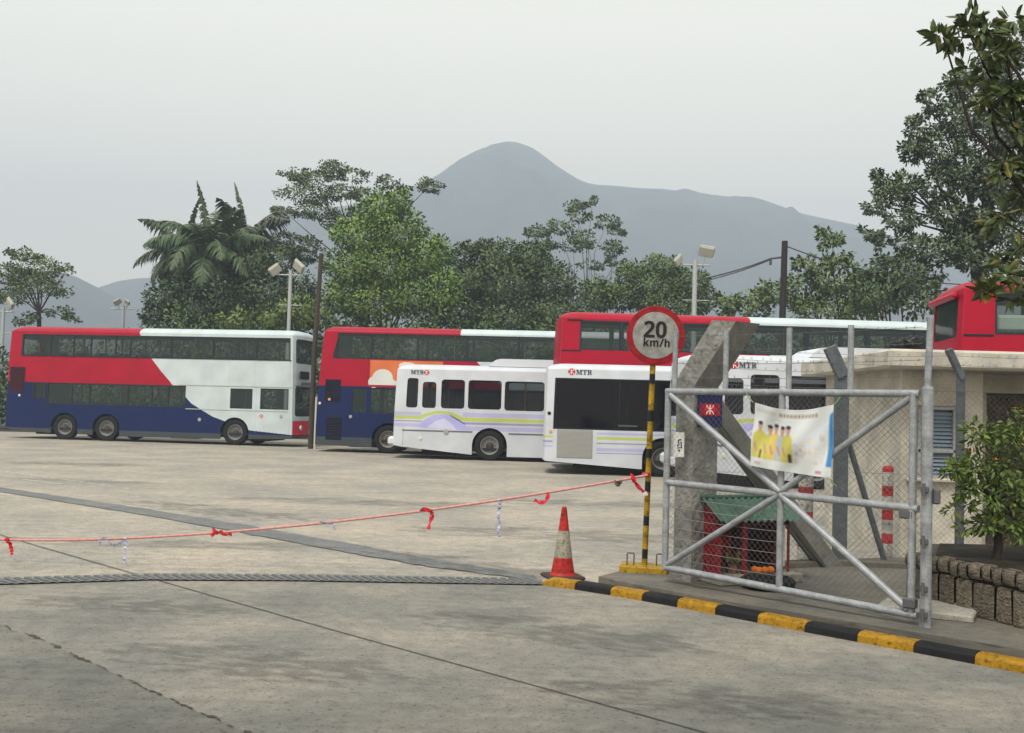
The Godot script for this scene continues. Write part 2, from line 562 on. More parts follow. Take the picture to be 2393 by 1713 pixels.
	part("concrete_pad", pad, mat("pad_conc", Color(0.42, 0.41, 0.36), 0.9, 0.0, mottle("fine_grit", 512, 77, 0.02, 0.16, 0.12, 0.16, 0.35, 0.03), 0.6), po)
	# striped kerb: painted blocks
	var kp := [Vector2(0.34, -10.33), Vector2(0.60, -10.17), Vector2(0.97, -9.87), Vector2(1.40, -9.46), Vector2(1.84, -9.0), Vector2(2.35, -8.44), Vector2(2.98, -7.80), Vector2(3.47, -7.28), Vector2(4.4, -6.3), Vector2(5.6, -5.0)]
	var kerb := Node3D.new()
	kerb.name = "kerb"
	add_child(kerb)
	structure(kerb)
	var ky := mat("kerb_yellow", Color(0.52, 0.28, 0.012), 0.6, 0.0, mottle("worn", 256, 21, 0.015, 0.12, 0.25, 0.18, 0.7), 1.3)
	var kb := mat("kerb_black", Color(0.013, 0.014, 0.018), 0.6, 0.0, mottle("worn", 256, 21, 0.015, 0.12, 0.25, 0.18, 0.7), 1.3)
	var along := 0.0
	var cur := Curve2D.new()
	for q in kp: cur.add_point(q)
	var total := cur.get_baked_length()
	# block boundaries measured along the kerb
	var marks := [0.0, 0.36, 0.76, 1.12, 1.50, 1.90, 2.32, 2.76, 3.20, 3.64, 4.08, 4.5, 5.0, 5.5, 6.0, 6.5, 7.0]
	for i in marks.size() - 1:
		if marks[i] > total - 0.4: break
		var mb := MB.new()
		var rows := []
		for k in 6:
			var s := lerpf(marks[i] + 0.003, marks[i + 1] - 0.003, k / 5.0)
			var q := cur.sample_baked(s)
			var tn := (cur.sample_baked(s + 0.05) - cur.sample_baked(maxf(0.0, s - 0.05))).normalized()
			var nn := Vector2(tn.y, -tn.x)
			var row := PackedVector3Array()
			var low := 0.55 if i == 0 and k == 0 else 1.0
			for pr in [[0.0, -0.02], [0.004, 0.05], [0.02, 0.068], [0.05, 0.078], [0.12, 0.08], [0.155, 0.072], [0.165, 0.05], [0.168, -0.02]]:
				row.append(Vector3(q.x + nn.x * pr[0], pr[1] * low + rng.randf_range(-0.0012, 0.0012), q.y + nn.y * pr[0]))
			rows.append(row)
		mb.grid(rows)
		for e in [0, 5]:
			for k in range(1, 7): mb.tri(rows[e][0], rows[e][k], rows[e][k + 1])
		part("kerb_block", mb, ky if i % 2 == 0 else kb, kerb)
	# drain with a steel grating
	var dp := [Vector2(-9.2, -7.6), Vector2(-6.6, -8.86), Vector2(-4.58, -9.73), Vector2(-3.37, -10.18), Vector2(-1.97, -10.36), Vector2(-0.52, -10.44), Vector2(0.36, -10.50)]
	var dr := Curve2D.new()
	for q in dp: dr.add_point(q)
	var dt := thing("drain_grating", "long steel drain grating lying across the forecourt, ending at the striped kerb", "drain")
	var tray := MB.new()
	ribbon(tray, dp, 0.16, 0.0125, 0.0)
	part("channel", tray, mat("drain_dark", Color(0.145, 0.15, 0.155), 0.8), dt)
	for s in [-1.0, 1.0]:
		var fr := MB.new()
		var side := []
		for i in dp.size():
			var tn: Vector2 = (dp[mini(i + 1, dp.size() - 1)] - dp[maxi(i - 1, 0)]).normalized()
			side.append(dp[i] + Vector2(-tn.y, tn.x) * 0.165 * s)
		ribbon(fr, side, 0.012, 0.021, 0.0)
		part("frame_bar", fr, mat("drain_steel", Color(0.235, 0.245, 0.255), 0.7, 0.1, mottle("grit", 256, 3, 0.02, 0.2, 0.25, 0.2, 0.3), 2.0), dt)
	var bar := MB.new()
	bar.bbox(Vector3.ZERO, Vector3(0.05, 0.010, 0.335), 0.003)
	var bm := bar.mesh()
	var len := dr.get_baked_length()
	var s2 := 0.03
	while s2 < len:
		var q := dr.sample_baked(s2)
		var tn := (dr.sample_baked(minf(len, s2 + 0.05)) - dr.sample_baked(maxf(0.0, s2 - 0.05))).normalized()
		var bo := put("bar", bm, mats["drain_steel"], dt, Vector3(q.x, 0.018, q.y))
		bo.rotation.y = -tn.angle() + 0.5
		s2 += 0.085

func ribbon(mb: MB, pts: Array, half: float, y: float, wob: float) -> void:
	var l := []
	var r := []
	for i in pts.size():
		var tn: Vector2 = (pts[mini(i + 1, pts.size() - 1)] - pts[maxi(i - 1, 0)]).normalized()
		var nn := Vector2(-tn.y, tn.x)
		var w := half + rng.randf_range(-wob, wob)
		l.append(Vector3(pts[i].x + nn.x * w, y, pts[i].y + nn.y * w))
		r.append(Vector3(pts[i].x - nn.x * w, y, pts[i].y - nn.y * w))
	for i in pts.size() - 1:
		mb.face(l[i], l[i + 1], r[i + 1], r[i], Vector3.UP)

# ------------------------------------------------------------------ hills
func hills() -> void:
	var green := mat("hill_scrub", Color(0.13, 0.14, 0.10), 0.95, 0.0, mottle("soil", 512, 5, 0.01, 0.1, 0.4, 0.3, 0.3, 0.1), 0.004)
	var f := FastNoiseLite.new()
	f.seed = 4; f.frequency = 0.0044; f.fractal_octaves = 5
	f.fractal_type = FastNoiseLite.FRACTAL_RIDGED
	for h in [["mountain", [Vector3(-406.9,122.7,-1300.0), Vector3(-366.1,147.3,-1300.0), Vector3(-335.8,177.0,-1300.0), Vector3(-310.8,206.5,-1300.0), Vector3(-290.4,222.8,-1300.0), Vector3(-264.6,232.5,-1300.0), Vector3(-233.4,239.6,-1300.0), Vector3(-197.0,246.4,-1300.0), Vector3(-160.6,255.2,-1300.0), Vector3(-129.5,266.6,-1300.0), Vector3(-97.5,283.3,-1300.0), Vector3(-78.0,298.6,-1300.0), Vector3(-57.4,312.3,-1300.0), Vector3(-31.5,323.1,-1300.0), Vector3(-8.0,326.9,-1300.0), Vector3(13.1,322.7,-1300.0), Vector3(31.7,312.1,-1300.0), Vector3(50.4,298.8,-1300.0), Vector3(71.7,286.2,-1300.0), Vector3(92.8,279.9,-1300.0), Vector3(126.9,277.6,-1300.0), Vector3(174.2,274.6,-1300.0), Vector3(189.9,271.9,-1300.0), Vector3(205.6,274.4,-1300.0), Vector3(226.6,269.7,-1300.0), Vector3(252.9,266.7,-1300.0), Vector3(279.1,268.4,-1300.0), Vector3(300.1,264.2,-1300.0), Vector3(326.4,255.4,-1300.0), Vector3(352.7,247.7,-1300.0), Vector3(389.5,240.2,-1300.0), Vector3(421.0,232.6,-1300.0), Vector3(452.6,217.7,-1300.0), Vector3(489.4,198.7,-1300.0), Vector3(536.7,176.3,-1300.0), Vector3(622.1,149.7,-1300.0), Vector3(730.3,121.2,-1300.0)]
		, 550.0], ["hill", [Vector3(-647.2,73.3,-950.0), Vector3(-571.7,86.7,-950.0), Vector3(-503.7,100.0,-950.0), Vector3(-450.7,109.0,-950.0), Vector3(-416.5,113.0,-950.0), Vector3(-393.5,110.5,-950.0), Vector3(-376.1,103.3,-950.0), Vector3(-360.4,94.6,-950.0), Vector3(-342.9,85.8,-950.0), Vector3(-323.5,76.0,-950.0), Vector3(-296.4,65.3,-950.0), Vector3(-257.9,53.0,-950.0)]
		, 350.0], ["hill", [Vector3(-526.1,104.4,-1250.0), Vector3(-491.8,122.9,-1250.0), Vector3(-467.2,136.2,-1250.0), Vector3(-437.4,142.0,-1250.0), Vector3(-402.4,145.4,-1250.0), Vector3(-367.1,141.3,-1250.0), Vector3(-331.3,124.6,-1250.0), Vector3(-275.3,101.0,-1250.0)]
		, 350.0]]:
		var ridge: Array = h[1]
		var reach: float = h[2]
		var rows := []
		var n := 150
		for j in 26:
			var t := j / 25.0            # 0 = foot facing us, 0.7 = crest, 1 = behind
			var row := PackedVector3Array()
			for i in n + 1:
				var s := (ridge.size() - 1) * float(i) / n
				var k := mini(int(s), ridge.size() - 2)
				var fr := s - k
				var p0: Vector3 = ridge[maxi(k - 1, 0)]; var p1: Vector3 = ridge[k]; var p2: Vector3 = ridge[k + 1]; var p3: Vector3 = ridge[mini(k + 2, ridge.size() - 1)]
				var q := p1.cubic_interpolate(p2, p0, p3, fr)
				var along := t / 0.7 if t <= 0.7 else 1.0 - (t - 0.7) / 0.45
				var sh := smoothstep(0.0, 1.0, along) * 0.45 + along * 0.55
				var z := q.z + reach * (1.0 - t / 0.7)
				var rel := f.get_noise_2d(q.x * 1.3, z) * 0.10 * sin(clampf(t / 0.7, 0.0, 1.0) * PI)
				row.append(Vector3(q.x * (1.0 + 0.0), maxf(q.y * (sh + rel), -5.0), z))
			rows.append(row)
		var mb := MB.new()
		mb.grid(rows)
		structure(part(h[0], mb, green, self))

# ------------------------------------------------------------------ buses
func win_lo(w: Array, x: float) -> float:
	var r: float = w[4]
	var e := minf(x - w[0], w[1] - x)
	if r <= 0.0 or e >= r: return w[2]
	return w[2] + r - sqrt(maxf(0.0, r * r - (r - e) * (r - e)))

func win_hi(w: Array, x: float) -> float:
	var r: float = w[4]
	var e := minf(x - w[0], w[1] - x)
	if r <= 0.0 or e >= r: return w[3]
	return w[3] - r + sqrt(maxf(0.0, r * r - (r - e) * (r - e)))

func cuts_of(a: float, b: float, step: float, wins: Array, more: Array) -> Array:
	var xs := [a, b]
	var k := int(ceil((b - a) / step))
	for i in range(1, k): xs.append(lerpf(a, b, float(i) / k))
	for w in wins:
		xs.append(w[0]); xs.append(w[1])
		if w[4] > 0.0:
			for i in range(1, 5):
				var e: float = w[4] * (1.0 - cos(PI * 0.5 * i / 4.0))
				xs.append(w[0] + e); xs.append(w[1] - e)
	xs.append_array(more)
	xs.sort()
	var out := [xs[0]]
	for x in xs:
		if x - out[-1] > 0.004 and x <= b + 0.0001: out.append(x)
	return out

# A sheet with openings. bot(x) gives its lower edge, pos(x, y, inset) its place, uvf(x, y) its print.
func sheet(mb: MB, xs: Array, bot: Callable, top: float, wins: Array, pos: Callable, uvf: Callable, jamb: float) -> void:
	for i in xs.size() - 1:
		var xa: float = xs[i]
		var xb: float = xs[i + 1]
		var ea := xa + 0.0005
		var eb := xb - 0.0005
		var xm := (xa + xb) * 0.5
		var act := []
		for w in wins:
			if w[0] < xm and xm < w[1]: act.append(w)
		act.sort_custom(func(p, q): return p[2] < q[2])
		var la: float = bot.call(ea)
		var lb: float = bot.call(eb)
		for j in act.size() + 1:
			var ha := top
			var hb := top
			if j < act.size():
				ha = win_lo(act[j], xa); hb = win_lo(act[j], xb)
			var steps := maxi(1, int(ceil((ha - la) / 0.7)))
			for s in steps:
				var y0a := lerpf(la, ha, float(s) / steps)
				var y1a := lerpf(la, ha, float(s + 1) / steps)
				var y0b := lerpf(lb, hb, float(s) / steps)
				var y1b := lerpf(lb, hb, float(s + 1) / steps)
				if y1a - y0a > 0.001 or y1b - y0b > 0.001:
					mb.face(pos.call(xa, y0a, 0.0), pos.call(xb, y0b, 0.0), pos.call(xb, y1b, 0.0), pos.call(xa, y1a, 0.0), pos.call(xm, y0a, -1.0) - pos.call(xm, y0a, 0.0),
						uvf.call(xa, y0a), uvf.call(xb, y0b), uvf.call(xb, y1b), uvf.call(xa, y1a))
			if j < act.size():
				var w: Array = act[j]
				la = win_hi(w, xa); lb = win_hi(w, xb)
				# reveals above and below
				for y in [[win_lo(w, xa), win_lo(w, xb)], [la, lb]]:
					mb.face(pos.call(xa, y[0], 0.0), pos.call(xb, y[1], 0.0), pos.call(xb, y[1], jamb), pos.call(xa, y[0], jamb), Vector3.ZERO,
						uvf.call(xa, y[0]), uvf.call(xb, y[1]), uvf.call(xb, y[1]), uvf.call(xa, y[0]))
		# the sheet's lower lip
		mb.face(pos.call(xa, bot.call(ea), 0.0), pos.call(xb, bot.call(eb), 0.0), pos.call(xb, bot.call(eb), jamb), pos.call(xa, bot.call(ea), jamb), Vector3.ZERO,
			uvf.call(xa, bot.call(ea)), uvf.call(xb, bot.call(eb)), uvf.call(xb, bot.call(eb)), uvf.call(xa, bot.call(ea)))
	for w in wins:
		for x in [w[0], w[1]]:
			mb.face(pos.call(x, win_lo(w, x), 0.0), pos.call(x, win_hi(w, x), 0.0), pos.call(x, win_hi(w, x), jamb), pos.call(x, win_lo(w, x), jamb), Vector3.ZERO,
				uvf.call(x, w[2]), uvf.call(x, w[3]), uvf.call(x, w[3]), uvf.call(x, w[2]))

func pane(w: Array, pos: Callable, step: float, inset: float) -> MB:
	var mb := MB.new()
	var xs := cuts_of(w[0], w[1], step, [w], [])
	for i in xs.size() - 1:
		var a: float = xs[i]
		var b: float = xs[i + 1]
		mb.face(pos.call(a, win_lo(w, a), inset), pos.call(b, win_lo(w, b), inset), pos.call(b, win_hi(w, b), inset), pos.call(a, win_hi(w, a), inset), pos.call(a, w[2], -1.0) - pos.call(a, w[2], 0.0))
	return mb

func wheel_parts(parent: Node, at: Vector3, r: float, hub: Color, side: float) -> void:
	var bs := Basis(Vector3.RIGHT, PI / 2 * side)   # axle along z, +y of the profile to the outside
	var t := MB.new()
	t.lathe([Vector2(r * 0.62, 0.10), Vector2(r * 0.66, 0.135), Vector2(r * 0.80, 0.15), Vector2(r * 0.93, 0.14), Vector2(r * 0.985, 0.115), Vector2(r, 0.08), Vector2(r, -0.10), Vector2(r * 0.95, -0.14), Vector2(r * 0.62, -0.14)], Vector3.ZERO, bs, 32)
	var w := part("wheel", t, mat("tyre", Color(0.012, 0.012, 0.013), 0.85, 0.0, mottle("grit", 256, 3, 0.02, 0.2, 0.25, 0.2, 0.3), 2.0), parent, at)
	var rim := MB.new()
	rim.lathe([Vector2(r * 0.63, 0.10), Vector2(r * 0.60, 0.125), Vector2(r * 0.56, 0.12), Vector2(r * 0.52, 0.06), Vector2(r * 0.44, 0.035), Vector2(r * 0.30, 0.045), Vector2(r * 0.26, 0.06)], Vector3.ZERO, bs, 28)
	part("rim", rim, mat("rim%.2f" % hub.r, hub, 0.5, 0.0, mottle("grit", 256, 3, 0.02, 0.2, 0.25, 0.2, 0.3), 3.0), w)
	var h := MB.new()
	h.lathe([Vector2(r * 0.26, 0.05), Vector2(r * 0.22, 0.10), Vector2(r * 0.13, 0.12), Vector2(0.001, 0.12)], Vector3.ZERO, bs, 16)
	part("hub", h, mat("hubdark", Color(0.05, 0.045, 0.04), 0.6, 0.2), w)
	var nut := MB.new()
	for i in 10:
		var a := TAU * i / 10
		var q := bs * Vector3(cos(a) * r * 0.37, 0.055, sin(a) * r * 0.37)
		nut.bbox(q, Vector3(0.032, 0.032, 0.04), 0.006)
	part("wheel_nuts", nut, mats["hubdark"], w).set_meta("kind", "stuff")

func emblem(parent: Node, at: Vector3, r: float, scale_z := 0.008) -> void:
	var d := MB.new()
	d.lathe([Vector2(r, 0.0), Vector2(r, scale_z), Vector2(0.001, scale_z)], Vector3.ZERO, Basis(Vector3.RIGHT, PI / 2), 24)
	var e := part("emblem", d, mat("emblem_red", Color(0.42, 0.01, 0.03), 0.4), parent, at)
	var m := MB.new()
	var wd := r * 0.13
	m.box(Vector3(0, 0, scale_z + 0.002), Vector3(wd, r * 1.75, 0.004))
	for s in [-1.0, 1.0]:
		var pts := []
		for i in 13:
			var a := PI * i / 12.0
			pts.append(Vector3(cos(a) * r * 0.62, s * (r * 0.86 - sin(a) * r * 0.68), scale_z + 0.002))
		for i in 12:
			var a: Vector3 = pts[i]
			var b: Vector3 = pts[i + 1]
			var nrm := (b - a).cross(Vector3.BACK).normalized() * wd * 0.5
			m.face(a + nrm, b + nrm, b - nrm, a - nrm, Vector3.BACK)
	part("emblem_mark", m, mat("mark_white", Color(0.8, 0.8, 0.8), 0.4), e)

var seat_mesh: ArrayMesh

func make_bus(called: String, label: String, group: String, sp: Dictionary, contact: Vector2, wheel_x: float, yaw_deg: float) -> Node3D:
	var t := deg_to_rad(yaw_deg)
	var fwd := Vector3(cos(t), 0, sin(t))
	var side := Vector3(-sin(t), 0, cos(t))
	var L: float = sp.L
	var W: float = sp.W
	var H: float = sp.H
	var org := Vector3(contact.x, 0, contact.y) - fwd * wheel_x - side * (W * 0.5)
	var o := thing(called, label, "bus", org, -t, group)
	var ri: float = sp.rear_in
	var fi: float = sp.front_in
	var half := func(y: float) -> float:
		var q := clampf((y - 1.1) / (H - 1.1), 0.0, 1.0)
		return W * 0.5 - 0.07 * q * q
	var warp := func(x: float, y: float) -> float:
		var k := clampf(y / H, 0.0, 1.0)
		var z := x
		if x < 1.3: z += ri * k * k * (1.0 - maxf(x, 0.0) / 1.3)
		if x > L - 1.3: z -= fi * k * k * (minf(x, L) - L + 1.3) / 1.3
		return z
	var R: float = sp.wr + 0.075
	var skirt: Array = sp.skirt
	var bot := func(x: float) -> float:
		var y := 0.3
		for i in skirt.size() - 1:
			if x >= skirt[i][0] and x <= skirt[i + 1][0]:
				y = lerpf(skirt[i][1], skirt[i + 1][1], (x - skirt[i][0]) / (skirt[i + 1][0] - skirt[i][0]))
		for wx in sp.wheels:
			var dx: float = absf(x - wx)
			if dx < R: y = maxf(y, sp.wr + sqrt(R * R - dx * dx))
		return y
	var more := []
	for wx in sp.wheels:
		for i in 17: more.append(wx - R * cos(PI * i / 16.0))
	for s in skirt: more.append(s[0])
	var wins: Array = sp.wins
	var xs := cuts_of(0.0, L, 0.9, wins, more)
	var uvf := func(x: float, y: float) -> Vector2: return Vector2(x / L, 1.0 - y / sp.TH)
	var paint: Material = sp.paint
	var lining := mat("lining", Color(0.16, 0.17, 0.17), 0.8)
	for s in [1.0, -1.0]:
		var pos := func(x: float, y: float, i: float) -> Vector3: return Vector3(warp.call(x, y), y, s * (half.call(y) - i))
		var mb := MB.new()
		sheet(mb, xs, bot, H, wins, pos, uvf, 0.05)
		part("side_panel", mb, paint, o)
		var inner := MB.new()
		var pin := func(x: float, y: float, i: float) -> Vector3: return Vector3(warp.call(x, y), y, s * (half.call(y) - 0.051 - i))
		sheet(inner, xs, bot, H, wins, pin, uvf, 0.002)
		part("inner_lining", inner, lining, o)
		for w in wins:
			var g: Material = sp.glass
			if w.size() > 5 and w[5] == "dark": g = sp.dark_glass
			part("window", pane(w, pos, 4.0, 0.02), g, o)
	# end panels
	var bow_f: float = sp.bow
	for e in [1, 0]:
		var ew: Array = sp.front_wins if e == 1 else sp.rear_wins
		var pos := func(z: float, y: float, i: float) -> Vector3:
			var hw: float = half.call(y)
			var q := clampf(z / (W * 0.5), -1.0, 1.0)
			var b := (bow_f if e == 1 else 0.07) * (1.0 - pow(absf(q), 4.0))
			if e == 1: return Vector3(warp.call(L, y) + b - i, y, q * hw)
			return Vector3(warp.call(0.0, y) - b + i, y, q * hw)
		var zs := cuts_of(-W * 0.5, W * 0.5, 0.16, ew, [])
		var low: float = sp.end_low
		var ebot := func(_z: float) -> float: return low
		var uve := func(_z: float, y: float) -> Vector2: return Vector2(0.9985 if e == 1 else 0.0015, 1.0 - clampf(y, 0.0, sp.TH) / sp.TH)
		var mb := MB.new()
		sheet(mb, zs, ebot, H, ew, pos, uve, 0.05)
		part("front_panel" if e == 1 else "rear_panel", mb, paint, o)
		for w in ew:
			part("windscreen" if e == 1 else "rear_window", pane(w, pos, 0.16, 0.02), sp.glass, o)
		if e == 1 and sp.has("bumper"):
			var bb := MB.new()
			var pb := func(z: float, y: float, i: float) -> Vector3: return pos.call(z, y, i - 0.03)
			sheet(bb, zs, func(_z): return sp.bumper[0], sp.bumper[1], [], pb, uve, 0.03)
			bb.face(pb.call(-W * 0.5, sp.bumper[1], 0.0), pb.call(0.0, sp.bumper[1], 0.0), pb.call(W * 0.5, sp.bumper[1], 0.0), Vector3(L - 0.1, sp.bumper[1], 0))
			var bo := part("bumper", bb, mat("bumper_red", Color(0.5, 0.015, 0.04), 0.4), o)
			for z in [-0.85, 0.85]:
				var hl := MB.new()
				var q: Vector3 = pos.call(z, 0.72, -0.04)
				hl.lathe([Vector2(0.10, -0.03), Vector2(0.10, 0.02), Vector2(0.085, 0.03), Vector2(0.001, 0.035)], q, Basis(Vector3.BACK, -PI / 2), 16)
				part("headlight", hl, mat("lens", Color(0.6, 0.6, 0.58), 0.1, 0.4), bo)
	# roof with rounded edges, drawn with the colours of the top rows of the print
	var rows := []
	var uvr := []
	var rx := []
	for i in 9: rx.append(-(bow_f if false else 0.06) + 0.6 * (1.0 - cos(PI * 0.5 * i / 8.0)))
	for i in range(1, 12): rx.append(lerpf(0.54, L - 0.6 + bow_f * 0.9, i / 12.0))
	for i in 9: rx.append(L + bow_f * 0.9 - 0.6 * (1.0 - cos(PI * 0.5 * (8 - i) / 8.0)))
	var x_lo: float = rx[0]
	var x_hi: float = rx[-1]
	for x in rx:
		var edge := 1.0
		if x < x_lo + 0.6: edge = sqrt(maxf(0.0, 1.0 - pow((x_lo + 0.6 - x) / 0.6, 2.5)))
		if x > x_hi - 0.6: edge = sqrt(maxf(0.0, 1.0 - pow((x - x_hi + 0.6) / 0.6, 2.5)))
		var row := PackedVector3Array()
		var ur := []
		var q := 1.0
		if x < 0.0: q = 1.0 - 0.5 * pow(clampf(-x / 0.07, 0.0, 1.0), 1.0)
		if x > L: q = pow(maxf(0.03, 1.0 - (x - L) / maxf(bow_f, 0.01)), 0.25)
		for j in 25:
			var a := -1.0 + 2.0 * j / 24.0
			var vv := sin(a * PI * 0.5)
			var hw: float = half.call(H) * q
			var y: float = H + sp.roof * pow(maxf(0.0, 1.0 - pow(absf(vv), 3.5)), 0.55) * edge
			row.append(Vector3(warp.call(x, H), y, vv * hw))
			ur.append(Vector2(clampf(x / L, 0.002, 0.998), 0.013 / sp.TH))
		rows.append(row)
		uvr.append(ur)
	var rb := MB.new()
	rb.grid(rows, uvr)
	part("roof", rb, paint, o)
	# floors, underframe, seats, rails
	var fl := MB.new()
	fl.box(Vector3(L * 0.5, sp.floor_y, 0), Vector3(L - 0.1, 0.08, W - 0.16))
	for x in range(0, 4): fl.box(Vector3(L * (0.14 + 0.24 * x), sp.floor_y - 0.14, 0), Vector3(1.1, 0.2, W - 0.7))
	part("underframe", fl, mat("under", Color(0.02, 0.02, 0.022), 0.8), o)
	for wx in sp.wheels:
		for s in [1.0, -1.0]:
			var arch := MB.new()
			var prev := Vector3.ZERO
			for i in 13:
				var a := PI * i / 12.0
				var p := Vector3(wx - (R - 0.004) * cos(a), sp.wr + (R - 0.004) * sin(a), s * (W * 0.5 - 0.012))
				if i > 0:
					arch.face(prev, p, p - Vector3(0, 0, s * 0.5), prev - Vector3(0, 0, s * 0.5))
					arch.face(prev - Vector3(0, 0, s * 0.5), p - Vector3(0, 0, s * 0.5), Vector3(wx, sp.wr, s * (W * 0.5 - 0.512)), Vector3(wx, sp.wr, s * (W * 0.5 - 0.512)))
				prev = p
			part("wheel_arch", arch, mats["under"], o)
	if sp.decks == 2:
		var uf := MB.new()
		uf.box(Vector3(L * 0.5, 2.32, 0), Vector3(L - 0.2, 0.1, W - 0.2))
		part("upper_floor", uf, lining, o)
	var sm := mat("seat_cloth", Color(0.03, 0.05, 0.07), 0.85)
	if seat_mesh == null:
		var sb := MB.new()
		sb.bbox(Vector3(0, 0.42, 0), Vector3(0.42, 0.1, 0.84), 0.03)
		sb.bbox(Vector3(-0.24, 0.74, 0), Vector3(0.08, 0.62, 0.84), 0.03, Basis(Vector3.BACK, 0.14))
		sb.box(Vector3(0, 0.19, 0.2), Vector3(0.08, 0.38, 0.06))
		seat_mesh = sb.mesh()
	for d in sp.decks:
		var fy: float = sp.floor_y + 0.04 if d == 0 else 2.37
		var x := 1.3
		while x < L - (2.3 if d == 0 else 1.2):
			for z in [-0.68, 0.68]:
				put("seat", seat_mesh, sm, o, Vector3(x, fy, z))
			x += 0.88
		for i in 4:
			var pb := MB.new()
			var px := 2.2 + i * (L - 4.0) / 3.2
			var z := 0.3 if i % 2 else -0.3
			pb.tube([Vector3(px, fy, z), Vector3(px, (2.26 if sp.decks == 2 and d == 0 else H + sp.roof * 0.6), z)], 0.018, 0.018, 8, false)
			part("handrail", pb, mat("rail_yellow", Color(0.6, 0.36, 0.03), 0.4), o)
	for wx in sp.wheels:
		for s in [1.0, -1.0]:
			wheel_parts(o, Vector3(wx, sp.wr, s * (W * 0.5 - 0.18)), sp.wr, sp.get("hub", Color(0.33, 0.34, 0.35)), s)
	return o

func louvre(parent: Node, x0: float, x1: float, y0: float, y1: float, z: float, m: Material) -> void:
	var b := MB.new()
	b.box(Vector3((x0 + x1) / 2, (y0 + y1) / 2, z + 0.004), Vector3(x1 - x0, y1 - y0, 0.008))
	var l := part("louvre", b, mat("louvre_back", Color(0.012, 0.014, 0.02), 0.8), parent)
	var y := y0 + 0.03
	while y < y1 - 0.02:
		var s := MB.new()
		s.box(Vector3((x0 + x1) / 2, y, z + 0.016), Vector3(x1 - x0, 0.03, 0.006), Basis(Vector3.RIGHT, 0.6))
		part("slat", s, m, l)
		y += 0.055

func dot(called: String, parent: Node, at: Vector3, r: float, m: Material) -> void:
	var b := MB.new()
	b.lathe([Vector2(r, 0.0), Vector2(r * 0.9, 0.018), Vector2(0.001, 0.022)], at, Basis(Vector3.RIGHT, PI / 2), 14)
	part(called, b, m, parent)

func strip_trim(called: String, parent: Node, x0: float, x1: float, y: float, h: float, z: float, m: Material) -> void:
	var b := MB.new()
	b.bbox(Vector3((x0 + x1) / 2, y, z + 0.006), Vector3(x1 - x0, h, 0.014), 0.004)
	part(called, b, m, parent)

